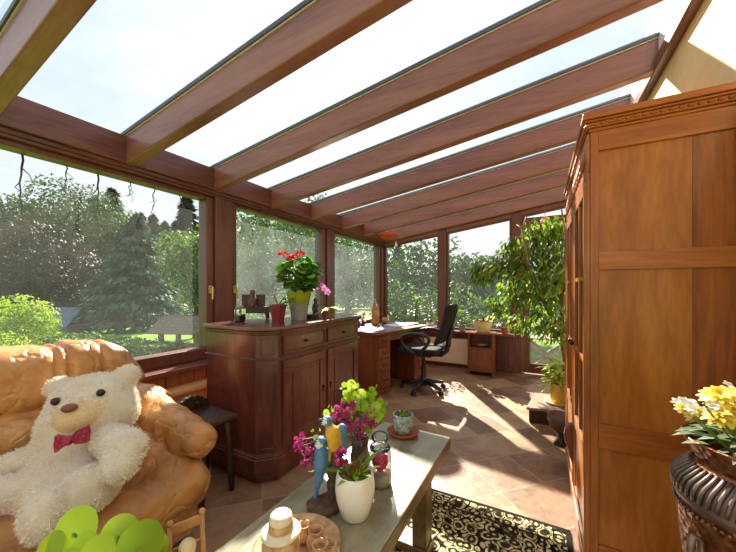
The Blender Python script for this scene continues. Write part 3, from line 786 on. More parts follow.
# ---------------------------------------------------------------- mahogany sideboard
dr = thing('sideboard', 'dark mahogany sideboard with canted corners, drawers and two doors', 'sideboard', (-1.8, 2.08, 0))
X0, X1, Y0, Y1, CH = -2.09, -1.50, 1.455, 2.69, .10
def cant(o, x1=X1): return [(X0-min(o, 0), Y0-o), (x1-CH+o*.4, Y0-o), (x1+o, Y0+CH-o*.4), (x1+o, Y1-CH+o*.4), (x1-CH+o*.4, Y1+o), (X0-min(o, 0), Y1+o)]
MB().prism(cant(0), .185, .955).build('body', M['mah'], dr, bev=.004)
MB().prism(cant(-.012), 0, .045).prism(cant(.012), .045, .075).prism(cant(.022), .075, .165).prism(cant(.012), .165, .178).prism(cant(.004), .178, .187).build('plinth', M['mah'], dr, bev=.006)
MB().prism(cant(.010), .788, .797).prism(cant(.016), .797, .806).build('waist_moulding', M['mah'], dr, bev=.003)
MB().prism(cant(.010), .955, .968).prism(cant(.022), .968, .98).build('cornice', M['mah'], dr, bev=.004)
MB().prism(cant(.034), .98, 1.01).build('worktop', M['mahx'], dr, bev=.010, seg=3)
def frontpanel(name, y0, y1, z0, z1, par, mat, rim=.018, out=.012):
    b = MB(); xf = X1
    b.box(xf, xf+out, y0, y1, z0, z0+rim).box(xf, xf+out, y0, y1, z1-rim, z1).box(xf, xf+out, y0, y0+rim, z0+rim, z1-rim).box(xf, xf+out, y1-rim, y1, z0+rim, z1-rim)
    b.box(xf-.002, xf+out*.45, y0+rim, y1-rim, z0+rim, z1-rim)
    return b.build(name, mat, par, bev=.003)
ym = (Y0+Y1)/2
for y0, y1 in ((Y0+CH+.035, ym-.02), (ym+.02, Y1-CH-.035)):
    d = frontpanel('drawer', y0, y1, .825, .94, dr, M['mah'], .010, .014)
    MB().lathe([(.003, 0), (.012, .001), (.006, .010), (.010, .018), (.001, .022)], 14).rot(0, Matrix.Translation((X1+.008, (y0+y1)/2, .883)) @ Matrix.Rotation(PI/2, 4, 'Y')).build('drawer_knob', M['knob'], d, smooth=True)
    d = frontpanel('door', y0, y1, .205, .775, dr, M['mah'], .065, .014)
    bb = MB().box(X1+.004, X1+.012, y0+.095, y1-.095, .30, .68); bb.build('raised_panel', M['mah'], d, bev=.008)
    yk = y1-.03 if y0 < ym-.1 else y0+.03
    MB().box(X1+.014, X1+.018, yk-.008, yk+.008, .46, .51).ball((X1+.022, yk, .50), .008, 10, 6).build('keyhole_plate', M['knob'], d)
# fielded strips on the canted corners
for (cx0, cy0), (cx1, cy1), in (((X1-CH, Y0), (X1, Y0+CH)), ((X1, Y1-CH), (X1-CH, Y1))):
    dv = Vector((cx1-cx0, cy1-cy0, 0)); L = dv.length; dv.normalize(); nv = Vector((dv.y, -dv.x, 0))
    for z0, z1 in ((.825, .94), (.215, .765)):
        b = MB()
        def pt(s, z, o): return tuple(Vector((cx0, cy0, z))+dv*s+nv*o)
        for s0, s1, c0, c1, oo in ((.025, .035, z0, z1, .008), (L-.035, L-.025, z0, z1, .008), (.035, L-.035, z0, z0+.01, .008), (.035, L-.035, z1-.01, z1, .008)):
            b.hexa([pt(s0, c0, -.002), pt(s1, c0, -.002), pt(s1, c1, -.002), pt(s0, c1, -.002)], [pt(s0, c0, oo), pt(s1, c0, oo), pt(s1, c1, oo), pt(s0, c1, oo)])
        b.build('corner_panel', M['mah'], dr, bev=.002)

# ---------------------------------------------------------------- writing desk
dk = thing('writing_desk', 'brown twin-pedestal writing desk in the window corner', 'desk', (-1.675, 3.33, 0), rotz=rad(76.1))
DL, DW, DH = 1.02, .70, .75
MB().box(-.06, DL+.08, -.05, DW, .715, DH).build('worktop', M['deskside'], dk, world=False, bev=.008)
for x0, x1 in ((0, .25), (DL-.26, DL)):
    pd = MB().box(x0, x1, 0, DW-.06, .06, .715).build('pedestal', M['deskside'], dk, world=False, bev=.004)
    MB().box(x0-.012, x1+.012, -.012, DW-.05, 0, .06).build('plinth', M['deskwood'], pd, world=False, bev=.004)
    for k, (z0, z1) in enumerate(((.075, .27), (.28, .42), (.43, .56), (.57, .70))):
        q = MB().box(x0+.015, x1-.015, -.014, .005, z0, z1)
        q.box(x0+.04, x1-.04, -.02, -.012, z0+.02, z1-.02)
        q = q.build('drawer', M['deskwood'], pd, world=False, bev=.004)
        xm = (x0+x1)/2; zz = (z0+z1)/2
        MB().tube([(xm-.035, -.02, zz+.01), (xm-.03, -.034, zz), (xm, -.038, zz-.008), (xm+.03, -.034, zz), (xm+.035, -.02, zz+.01)], .005, 6).build('drawer_pull', M['knob'], q, world=False, smooth=True)
MB().box(.25, DL-.26, .01, .03, .62, .715).build('apron', M['deskwood'], dk, world=False, bev=.003)
MB().box(.25, DL-.26, DW-.10, DW-.08, .15, .715).build('modesty_panel', M['deskwood'], dk, world=False)
DKM = Matrix.Translation((-1.675, 3.33, 0)) @ Matrix.Rotation(rad(76.1), 4, 'Z')
def dkp(x, y, z=DH): return tuple(DKM @ Vector((x, y, z)))

# ---------------------------------------------------------------- swivel chair: faces the desk
ch = thing('office_chair', 'black swivel office chair with looped armrests at the writing desk', 'chair', (-1.27, 3.82, 0), rotz=rad(90))
# local: +y towards the desk
for k in range(5):
    a = 2*PI*k/5+.5; c, s = math.cos(a), math.sin(a)
    lg = MB().tube([(c*.03, s*.03, .115), (c*.16, s*.16, .095), (c*.275, s*.275, .07)], [.028, .024, .017], 8, flat=1.1).build('leg', M['black'], ch, world=False, smooth=True)
    cs = MB()
    for o in (-.014, .014):
        st = len(cs.v); cs.lathe([(.012, -.009), (.026, -.008), (.027, 0), (.026, .008), (.012, .009)], 14)
        cs.rot(st, Matrix.Translation((c*.275-s*o, s*.275+c*o, .027)) @ Matrix.Rotation(a, 4, 'Z') @ Matrix.Rotation(PI/2, 4, 'X'))
    cs.tube([(c*.275, s*.275, .03), (c*.275, s*.275, .08)], .008, 8)
    cs.build('caster', M['black'], lg, world=False)
MB().lathe([(.045, .06), (.05, .13), (.034, .15), (.034, .30), (.02, .302), (.02, .43)], 20).build('column', M['black'], ch, world=False, smooth=True, autos=40)
MB().box(-.10, .10, -.12, .10, .43, .475).tube([(.10, 0, .45), (.2, .02, .445)], .008).build('tilt_mechanism', M['black'], ch, world=False, bev=.01)
bounds((-.32, -.32, .42), (.32, .32, .62)); 
def cushion(nm, prims, mat, k=.02, h=.014, dsp=None):
    o, _, _ = blob(nm, prims, h, mat, None, k, disp=dsp); o.parent = ch; return o
cushion('seat', [(d_box((-.245, -.235, .47), (.245, .245, .555), .04), 0), (d_cap((-.2, .215, .505), (.2, .215, .505), .035, .035), 0)], M['blackfab'], dsp=lambda P: -.015*np.exp(-((P[..., 0]/.15)**2+(P[..., 1]/.15)**2))*(P[..., 2] > .52))
bounds((-.32, -.55, .52), (.32, -.1, 1.16))
LEAN = .30
def backc(P):
    z = P[..., 2]; y = P[..., 1]+.215+LEAN*(z-.6)+.10*np.maximum(0, (P[..., 0]/.25))**2*0-.12*(P[..., 0])**2*4*.3
    yy = P[..., 1]+.22+LEAN*(z-.60)-.5*P[..., 0]**2+.03*np.sin((z-.6)*6)
    q = np.stack([P[..., 0], yy, z], -1)
    return d_box((-.225, -.03, .60), (.225, .03, 1.075), .03)(q)*.95
cushion('backrest', [(backc, 0)], M['blackfab'])
MB().tube([(0, -.08, .455), (0, -.22, .46), (0, -.29, .52), (0, -.31, .64), (0, -.36, .82)], [.03, .03, .03, .028, .022], 8).box(-.03, .03, -.33, -.29, .56, .62).build('back_support', M['black'], ch, world=False, smooth=True)
for sx in (-1, 1):
    x = sx*.285
    pts = [(sx*.23, .02, .475), (x, .04, .50), (x, .14, .56), (x, .20, .64), (x, .15, .715), (x, .02, .735), (x, -.12, .725), (x, -.18, .68), (x, -.12, .58), (x, -.03, .515), (sx*.23, -.05, .475)]
    MB().tube(pts, [.022, .022, .022, .024, .027, .028, .027, .024, .022, .022, .022], 8).build('armrest', M['black'], ch, world=False, smooth=True, sub=1)

# ---------------------------------------------------------------- oak bookcase-wardrobe with glazed doors
WX0, WX1, WY0, WY1, WH = .185, .636, 1.60, 2.74, 1.90
wd = thing('wardrobe', 'tall golden oak wardrobe with glazed doors beside the house wall', 'wardrobe', (.4, 2.17, 0))
def sidepan(yy, sg):
    b = MB(); f = lambda a, c: (min(yy+sg*a, yy+sg*c), max(yy+sg*a, yy+sg*c))
    y0, y1 = f(0, -.022)
    MB().box(WX0, WX0+.028, y0, y1, .04, WH).build('side_stile', M['oak_z'], wd, bev=.002)
    MB().box(WX1-.026, WX1, y0, y1, .04, WH).build('side_stile', M['oak_z'], wd, bev=.002)
    for z0, z1 in ((.04, .20), (.60, .70), (1.33, 1.405), (1.82, WH)): MB().box(WX0+.028, WX1-.026, y0, y1, z0, z1).build('side_rail', M['oak_y'], wd, bev=.002)
    y0, y1 = f(-.010, -.020)
    for z0, z1 in ((.20, .60), (.70, 1.33), (1.405, 1.82)):
        MB().box(WX0+.028, .498, y0, y1, z0, z1).build('side_panel', M['oak_b'], wd)
        MB().box(.499, WX1-.026, y0, y1, z0, z1).build('side_panel', M['oak_z'], wd)
sidepan(WY0, -1); sidepan(WY1, 1)
MB().box(WX0, WX1, WY0-.0+.022, WY1-.022, .06, .09).box(WX0+.03, WX1, WY0+.022, WY1-.022, WH-.03, WH-.005).box(WX1-.012, WX1, WY0+.022, WY1-.022, .06, WH).build('carcass', M['oak_z'], wd)
for z in (.62, 1.02, 1.42): MB().box(WX0+.05, WX1-.015, WY0+.024, WY1-.024, z, z+.02).build('shelf', M['oak_d'], wd)
b = MB(); pr = [(0, 0), (.010, .005), (.012, .03), (.026, .045), (.034, .06), (.034, .078), (0, .078)]
def ring(o, z0, z1): return [(WX0-o, WY0-o), (WX1, WY0-o), (WX1, WY1+o), (WX0-o, WY1+o)], WH+z0, WH+z1
for o, z0, z1 in ((.006, 0, .012), (.016, .012, .034), (.022, .034, .044), (.03, .044, .07)):
    q, a0, a1 = ring(o, z0, z1); b.prism(q, a0, a1)
cn = b.build('cornice', M['oak_y'], wd, bev=.004)
b = MB(); k = 0
x = WX0-.01
while x < WX1-.01: b.ball((x, WY0-.018, WH+.023), .008, 6, 4, (1.4, .7, .8)); x += .026
y = WY0
while y < WY1: b.ball((WX0-.018, y, WH+.023), .008, 6, 4, (.7, 1.4, .8)); y += .026
b.build('carved_beading', M['oak_y'], cn, smooth=True)
# carved frieze and fluted posts on the front
MB().box(WX0-.012, WX0-.001, WY0+.004, WY1-.004, 1.74, WH-.002).build('frieze', M['oak_d'], wd, bev=.003)
b = MB()
for i in range(14):
    yc = WY0+.08+i*.075
    b.ball((WX0-.014, yc, 1.815), .022, 8, 6, (.5, 1.3, 1.6)); b.ball((WX0-.014, yc+.037, 1.79), .014, 8, 6, (.5, 1, 1.2))
b.build('carved_garland', M['oak_d'], wd, smooth=True)
for y0, y1 in ((WY0+.006, WY0+.05), (WY0+.545, WY0+.595), (WY1-.05, WY1-.006)):
    MB().box(WX0-.012, WX0+.001, y0, y1, .10, 1.74).tube([(WX0-.012, (y0+y1)/2, .14), (WX0-.012, (y0+y1)/2, 1.70)], .011, 8).build('front_post', M['oak_z'], wd, bev=.003)
MB().box(WX0-.02, WX0+.03, WY0-.01, WY1+.01, 0, .10).box(WX0-.0, WX1, WY0-.006, WY0+.02, 0, .06).box(WX0, WX1, WY1-.02, WY1+.006, 0, .06).build('plinth', M['oak_d'], wd, bev=.005)
M['bookglass'] = M['clear']
for y0, y1 in ((WY0+.052, WY0+.543), (WY0+.597, WY1-.052)):
    b = MB(); xf = WX0-.016
    b.box(xf, xf+.022, y0, y0+.055, .11, 1.73).box(xf, xf+.022, y1-.055, y1, .11, 1.73).box(xf, xf+.022, y0+.055, y1-.055, .11, .17).box(xf, xf+.022, y0+.055, y1-.055, 1.665, 1.73).box(xf, xf+.022, y0+.055, y1-.055, .50, .56)
    d = b.build('door', M['oak_z'], wd, bev=.003)
    MB().box(xf+.006, xf+.016, y0+.055, y1-.055, .17, .50).build('door_panel', M['oak_b'], d)
    m = MB(); ym_ = (y0+y1)/2
    m.box(xf+.002, xf+.018, ym_-.010, ym_+.010, .56, 1.665)
    for z in (.93, 1.30): m.box(xf+.002, xf+.018, y0+.055, y1-.055, z-.010, z+.010)
    m.build('glazing_bar', M['oak_z'], d, bev=.002)
    MB().add([(xf+.011, y0+.055, .56), (xf+.011, y1-.055, .56), (xf+.011, y1-.055, 1.665), (xf+.011, y0+.055, 1.665)], [(0, 1, 2, 3)]).build('door_pane', M['clear'], d)
    MB().ball((xf-.012, y1-.028 if y0 < 1.9 else y0+.028, .95), .012, 10, 8).build('door_knob', M['knob'], d, smooth=True)
# a scrolled bracket bulging from the lower front
yb = 2.16
pr = [(WX0-.01, .48), (WX0-.035, .475), (WX0-.055, .45), (WX0-.062, .41), (WX0-.055, .37), (WX0-.04, .33), (WX0-.035, .29), (WX0-.02, .25), (WX0-.01, .24)]
MB().extr([(x, yb, z) for x, z in pr], (0, .04, 0)).build('scroll_bracket', M['deskside'], wd, bev=.008, seg=3)

# ---------------------------------------------------------------- low bench table in front
def ttop():
    t = NT('worn grey green table top'); v = t.coords(scale=(1, .12, 1)); a = t.noise(v, 14, 5, .6, .4); w = t.coords(); c = t.noise(w, 5, 5, .7)
    mx = t.mix(a, 'Fac', c, 'Fac', .45); r = t.ramp([(.32, '6c6449'), (.5, '8a846a'), (.68, 'a39c80')]); t.l(mx, 'Color', r, 'Fac')
    b = t.bsdf(.26, .6); b.inputs['Coat Weight'].default_value = .25; b.inputs['Coat Roughness'].default_value = .12
    t.l(r, 'Color', b, 'Base Color'); t.bump(a, 'Fac', b, .12, .004); return t.m
M['ttop'] = ttop()
M['tside'] = wood('brown table edge', '4d3a24', '6e5636', '836a46', 'y', 7, 10, .4)
tb = thing('bench_table', 'long low wooden table with a grey-green top on the rug', 'table', (-.65, .9, 0))
tp = MB(); tp.prism([(-.90, -.05), (-.43, -.05), (-.425, 1.738), (-.838, 1.753)], .385, .45); 
tp.mi = [0, 1, 0, 0, 0, 0]
tp.build('tabletop', [M['tside'], M['ttop']], tb, bev=.006)
for y0 in (.12, 1.42):
    for x0, x1 in ((-.84, -.77), (-.53, -.46)): MB().box(x0, x1, y0, y0+.09, .02, .385).build('leg', M['tside'], tb, bev=.005)
    MB().box(-.85, -.45, y0-.01, y0+.10, 0, .05).build('foot_rail', M['tside'], tb, bev=.005)
    MB().box(-.77, -.53, y0+.02, y0+.07, .30, .385).build('apron', M['tside'], tb, bev=.004)
MB().box(-.68, -.62, .21, 1.42, .14, .20).build('stretcher', M['tside'], tb, bev=.004)

# ---------------------------------------------------------------- rug
def rugmat():
    t = NT('floral rug'); v = t.coords()
    wn = t.noise(v, 7, 2, .5); add = t.n('VectorMath', operation='SCALE'); t.l(wn, 'Color', add, 0); add.inputs['Scale'].default_value = .06
    ad2 = t.n('VectorMath', operation='ADD'); t.l(v, 'Vector', ad2, 0); t.l(add, 'Vector', ad2, 1)
    vo = t.n('TexVoronoi', feature='DISTANCE_TO_EDGE'); vo.inputs['Scale'].default_value = 20; t.l(ad2, 'Vector', vo, 'Vector')
    vf = t.n('TexVoronoi', feature='F1'); vf.inputs['Scale'].default_value = 20; t.l(ad2, 'Vector', vf, 'Vector')
    wv = t.n('Math', operation='SINE'); mu = t.n('Math', operation='MULTIPLY'); mu.inputs[1].default_value = 13; t.l(vf, 'Distance', mu, 0); t.l(mu, 'Value', wv, 0)
    r1 = t.ramp([(.0, '2e2c22'), (.45, '45412b'), (.55, 'b8ac7a'), (1, 'd6ca9c')]); 
    mr = t.n('MapRange'); mr.inputs['From Min'].default_value = -1; mr.inputs['From Max'].default_value = 1; t.l(wv, 'Value', mr, 'Value'); t.l(mr, 'Result', r1, 'Fac')
    r2 = t.ramp([(.0, '26261e'), (.03, '26261e'), (.06, 'ffffff'), (1, 'ffffff')]); t.l(vo, 'Distance', r2, 'Fac')
    m1 = t.n('MixRGB', blend_type='MULTIPLY'); m1.inputs[0].default_value = 1; t.l(r1, 'Color', m1, 1); t.l(r2, 'Color', m1, 2)
    fine = t.n('TexVoronoi', feature='F1'); fine.inputs['Scale'].default_value = 42; t.l(ad2, 'Vector', fine, 'Vector')
    rf = t.ramp([(.0, '8f8f56'), (.35, '8f8f56'), (.42, 'ffffff'), (1, 'ffffff')]); t.l(fine, 'Distance', rf, 'Fac')
    m2 = t.n('MixRGB', blend_type='MULTIPLY'); m2.inputs[0].default_value = .75; t.l(m1, 'Color', m2, 1); t.l(rf, 'Color', m2, 2)
    # border bands: distance to the rug's edge
    sx = t.n('SeparateXYZ'); t.l(v, 'Vector', sx, 'Vector')
    def edge(out, half):
        a = t.n('Math', operation='ABSOLUTE'); t.l(sx, out, a, 0); s = t.n('Math', operation='SUBTRACT'); s.inputs[0].default_value = half; t.l(a, 'Value', s, 1); return s
    mn = t.n('Math', operation='MINIMUM'); e1 = edge('X', .475); e2 = edge('Y', 1.085); t.l(e1, 'Value', mn, 0); t.l(e2, 'Value', mn, 1)
    cr = t.n('ValToRGB'); cr.color_ramp.interpolation = 'CONSTANT'; el = cr.color_ramp.elements
    el[0].position = 0; el[0].color = (1, 1, 1, 1); el[1].position = .022; el[1].color = (0, 0, 0, 1)
    for p, c in ((.11, 1), (.122, 0)): x = el.new(p); x.color = (c, c, c, 1)
    t.l(mn, 'Value', cr, 'Fac')
    m3 = t.n('MixRGB'); m3.inputs[2].default_value = lin('232019'); t.l(cr, 'Color', m3, 0); t.l(m2, 'Color', m3, 1)
    b = t.bsdf(.95, .1); t.l(m3, 'Color', b, 'Base Color'); fz = t.noise(v, 300, 2); t.bump(fz, 'Fac', b, .5, .003); return t.m
rug = MB().box(-.475, .475, -1.085, 1.085, .0, .012).build('rug', rugmat(), None, bev=.003)
rug.location = (-.335, .855, 0); tag(rug, 'dark and cream floral rug under the low table', 'rug')

# ---------------------------------------------------------------- little carved stool between sofa and sideboard
st = thing('carved_stool', 'small dark carved wooden stool between the sofa arm and the sideboard', 'stool', (-1.82, 1.28, 0))
MB().prism([(-1.98, 1.14), (-1.66, 1.12), (-1.645, 1.36), (-1.98, 1.38)], .455, .48).build('seat', M['dkwood'], st, bev=.006)
for x, y, dx, dy in ((-1.93, 1.19, -.04, -.03), (-1.71, 1.17, .03, -.03), (-1.71, 1.32, .02, .03), (-1.93, 1.33, -.04, .04)):
    MB().tube([(x, y, .457), (x+dx*.4, y+dy*.4, .33), (x+dx*.6, y+dy*.6, .2), (x+dx, y+dy, 0)], [.028, .020, .026, .017], 8, flat=.8).build('leg', M['dkwood'], st, smooth=True)
b = MB(); outline = []
for i in range(41):
    t = i/40; yy = 1.13+.25*t; e = math.sin(PI*t)**.6
    outline.append((-1.975, yy, .48+.085*e+.008*abs(math.sin(t*PI*7))))
b.extr([(-1.975, 1.38, .478)]+[(-1.975, p[1], p[2]) for p in outline[::-1]]+[(-1.975, 1.13, .478)], (.03, 0, 0))
cb = b.build('carved_crest', M['dkwood'], st, bev=.003)
b = MB()
for i in range(5):
    yc = 1.17+.042*i; b.tube([(-1.945+.0, yc+.014*math.cos(a), .515+.014*math.sin(a)) for a in [k*PI/5 for k in range(11)]], .005, 5)
b.build('scrollwork', M['dkwood'], cb, smooth=True)

# ---------------------------------------------------------------- radiator, small cabinet, step box
M['radwhite'] = plain('cream radiator enamel', 'e6dcc2', .35, .5, var=.03)
ra = thing('radiator', 'cream panel radiator under the end window behind the swivel chair', 'radiator', (-1.35, 5.17, .07))
b = MB().box(-1.70, -1.0, 5.145, 5.165, .07, .46)
x = -1.69
while x < -1.02: b.box(x, x+.014, 5.132, 5.147, .10, .43); x += .028
b.build('front_panel', M['radwhite'], ra, bev=.002)
MB().box(-1.70, -1.0, 5.165, 5.215, .45, .465).box(-1.70, -1.69, 5.165, 5.215, .07, .46).box(-1.01, -1.0, 5.165, 5.215, .07, .46).build('casing', M['radwhite'], ra, bev=.002)
MB().lathe([(.018, 0), (.02, .03), (.016, .05)], 12, (-.975, 5.17, .36)).tube([(-.975, 5.17, .37), (-.975, 5.17, 0.0)], .008).build('valve', M['radwhite'], ra, smooth=True)
cb = thing('small_cabinet', 'small brown cabinet with an open niche beside the radiator', 'cabinet', (-.74, 4.98, 0))
cx0, cx1, cy0, cy1 = -.93, -.575, 4.82, 5.05
MB().box(cx0, cx0+.022, cy0, cy1, 0.0, .60).box(cx1-.022, cx1, cy0, cy1, 0.0, .60).box(cx0+.022, cx1-.022, cy1-.012, cy1, .08, .60).box(cx0+.022, cx1-.022, cy0, cy1, .06, .085).box(cx0+.022, cx1-.022, cy0, cy1, .385, .405).build('carcass', M['deskside'], cb, bev=.002)
MB().box(cx0-.02, cx1+.02, cy0-.02, cy1, .60, .625).build('worktop', M['deskside'], cb, bev=.004)
d = MB().box(cx0+.024, cx1-.024, cy0-.004, cy0+.014, .09, .38).box(cx0+.065, cx1-.065, cy0-.010, cy0-.003, .13, .34).build('door', M['deskside'], cb, bev=.004)
MB().ball((cx1-.045, cy0-.014, .25), .010, 10, 6).build('knob', M['knob'], d, smooth=True)
bw = MB().lathe([(.03, 0), (.07, .03), (.085, .05), (.08, .05), (.03, .012)], 20, (-.75, 4.93, .405)).build('bowl', plain('pale grey bowl', 'a5a096', .4), None, smooth=True); tag(bw, 'grey bowl in the open niche of the small cabinet', 'bowl')
# little plinth box for pots near the wardrobe
bx = thing('step_box', 'low dark wooden box step carrying the yellow-potted plant', 'box', (.10, 3.55, 0))
MB().prism([(-.09, 3.34), (.30, 3.42), (.36, 3.86), (-.02, 3.80)], .02, .13).build('body', M['dkwood'], bx, bev=.004)
MB().prism([(-.11, 3.31), (.32, 3.39), (.38, 3.89), (-.04, 3.83)], .13, .155).build('lid', plain('pale worn board', '8b7460', .45, var=.2, scale=9), bx, bev=.004)
MB().prism([(-.085, 3.345), (.295, 3.425), (.355, 3.855), (-.015, 3.795)], 0, .02).build('base', M['dkwood'], bx)
# ================================================================== PLANTS, POTS AND SMALL THINGS
M['terra'] = plain('terracotta', 'a5532f', .7, .3, var=.2)
M['soil'] = plain('potting soil', '2e221a', .95, .05, var=.4, scale=80, bump=.5)
M['greypot'] = plain('grey ceramic', '8c8a82', .5)
M['redpot'] = plain('burgundy plastic', '7d2030', .4)
M['whitepot'] = plain('glossy white glaze', 'e9e6df', .18, .6, var=.02)
M['yellowwrap'] = leafmat('yellow green wrap', '9cb824', 'aec634', 'c0d250', .4, .4)
M['yellowpot'] = plain('yellow glaze', 'c9a83a', .35)
M['creampot'] = plain('cream glaze', 'd8c79a', .4)
M['stem'] = plain('green stem', '5c7a34', .6)
M['dkstem'] = plain('brown stem', '6a4b34', .8)
M['red'] = leafmat('red petals', 'c3202a', 'd8343a', 'e85a58', .3)
M['pink'] = leafmat('magenta petals', '9c1f63', 'bd3a80', 'd3649e', .3)
M['orchid'] = leafmat('orchid petals', 'b456a4', 'cf82c0', 'e2b0d8', .35)
M['geran'] = leafmat('geranium leaves', '3c6a22', '659c34', '98c054', .5)
M['fic'] = leafmat('ficus leaves', '3d6421', '6f9630', 'a9bd4a', .45, .35)
M['varieg'] = leafmat('variegated leaves', '7aa82e', 'aac84a', 'd5dd84', .45, .4)
M['yg'] = leafmat('yellow green leaves', '8aa52a', 'b3bd34', 'd2cb4c', .4)
M['pil'] = leafmat('bright round leaves', '769212', '90aa1c', 'a6bc32', .3, .28)
M['moss'] = leafmat('moss', '6f9020', '8fae28', 'a8c034', .3, .8)
M['tgreen'] = leafmat('strap leaves', '50761f', '7b9c34', 'a4b85a', .3)
M['euph'] = leafmat('chartreuse leaves', '7fae1e', 'a2c82c', 'c2da52', .4, .4)
M['white'] = leafmat('white petals', 'd9d4c4', 'eeeade', 'f6f3ea', .25)
M['yellow'] = leafmat('yellow petals', 'd8b52c', 'ecd048', 'f3e27c', .25)
def rv(): return Vector((random.gauss(0, 1), random.gauss(0, 1), random.gauss(0, 1))).normalized()
def pot(par, c, r0, r1, h, mat, name='pot', soil=True, rim=.006, prof=None):
    p = prof or [(r0*.7, 0), (r0, .0), (r0, .004), (r1, h-.012), (r1+rim, h-.012), (r1+rim, h), (r1-.008, h), (r1-.012, h-.02), (.002, h-.022)]
    o = MB().lathe(p, 28, c, caps=False).add([(c[0]+r0*.7*math.cos(2*PI*k/28), c[1]+r0*.7*math.sin(2*PI*k/28), c[2]+.0005) for k in range(28)], [tuple(range(28))]).build(name, mat, par, smooth=True, autos=50)
    if soil:
        MB().lathe([(r1-.014, h-.022), (r1*.5, h-.014), (.002, h-.012)], 20, c, caps=False).build('soil', M['soil'], par, smooth=True)
    return o

# --- on the sideboard -------------------------------------------------------------
zt = 1.01
c = pixz(240, 321.5, zt)
j = thing('glass_jar', 'small square glass jar with dark contents on the sideboard near the window post', 'jar', tuple(c))
MB().prism([(c.x-.032, c.y-.032), (c.x+.032, c.y-.032), (c.x+.032, c.y+.032), (c.x-.032, c.y+.032)], zt, zt+.10).build('body', M['clear'], j, bev=.012, seg=3)
MB().prism([(c.x-.027, c.y-.027), (c.x+.027, c.y-.027), (c.x+.027, c.y+.027), (c.x-.027, c.y+.027)], zt+.004, zt+.052).build('dark_filling', plain('dark beans', '35211a', .6, var=.5, scale=120, bump=.6), j, bev=.008)
MB().lathe([(.026, .098), (.03, .10), (.03, .115), (.018, .122), (.001, .124)], 20, (c.x, c.y, zt)).build('lid', M['greypot'], j, smooth=True)
c = pixz(255, 318.5, zt)
mb = thing('miniature_bench', 'miniature dark wooden bench holding a little seated figure on the sideboard', 'ornament', tuple(c), rotz=rad(28))
b = MB().box(-.12, .12, -.035, .035, .045, .10).build('bench_seat', M['dkwood'], mb, world=False, bev=.004)
for x in (-.10, .10): MB().tube([(x, -.02, .05), (x*1.05, -.025, 0)], [.012, .009], 8).tube([(x, .02, .05), (x*1.05, .025, 0)], [.012, .009], 8).build('bench_leg', M['dkwood'], mb, world=False)
for x0, x1 in ((-.12, -.045), (.0, .075)): MB().box(x0, x1, .022, .035, .10, .20).build('backrest', M['dkwood'], mb, world=False, bev=.003)
bounds((-.09, -.07, .07), (.06, .06, .28))
o, _, _ = blob('seated_figure', [(d_ell((-.02, .0, .125), (.028, .022, .045)), 0), (d_ell((-.02, -.002, .215), (.022, .02, .026)), 0), (d_cap((-.02, 0, .16), (-.02, 0, .20), .022, .014), 0), (d_cap((-.03, -.01, .105), (-.035, -.045, .10), .013, .011), 0), (d_cap((-.01, -.01, .105), (-.008, -.045, .10), .013, .011), 0), (d_cap((-.045, 0, .155), (-.04, -.03, .12), .009, .008), 0), (d_cap((.005, 0, .155), (.0, -.03, .12), .009, .008), 0)], .006, plain('reddish carved wood', '5e3a28', .5), None, .01); o.parent = mb
c = pixz(278, 321, zt)
rp = thing('potted_succulent', 'sparse trailing plant in a burgundy pot on the sideboard', 'potted plant', tuple(c))
pot(rp, tuple(c), .045, .062, .125, M['redpot'])
b = MB(); b2 = MB()
for (dx, dz, bnd) in ((.11, .10, .5), (.05, .12, .2), (-.03, .14, .1), (.09, .06, .6)):
    e = c+Vector((CR[0]*dx, CR[1]*dx, .11+dz*.6)); b.tube([c+Vector((0, 0, .11)), c.lerp(e, .6)+Vector((0, 0, .05)), e], [.005, .004, .003], 6)
    for k in range(4): b2.leaf(e, rv()+Vector((0, 0, .2)), (0, 0, 1), .035, .016, .3)
b.build('stem', M['dkstem'], rp, smooth=True); b2.build('foliage', M['geran'], rp)

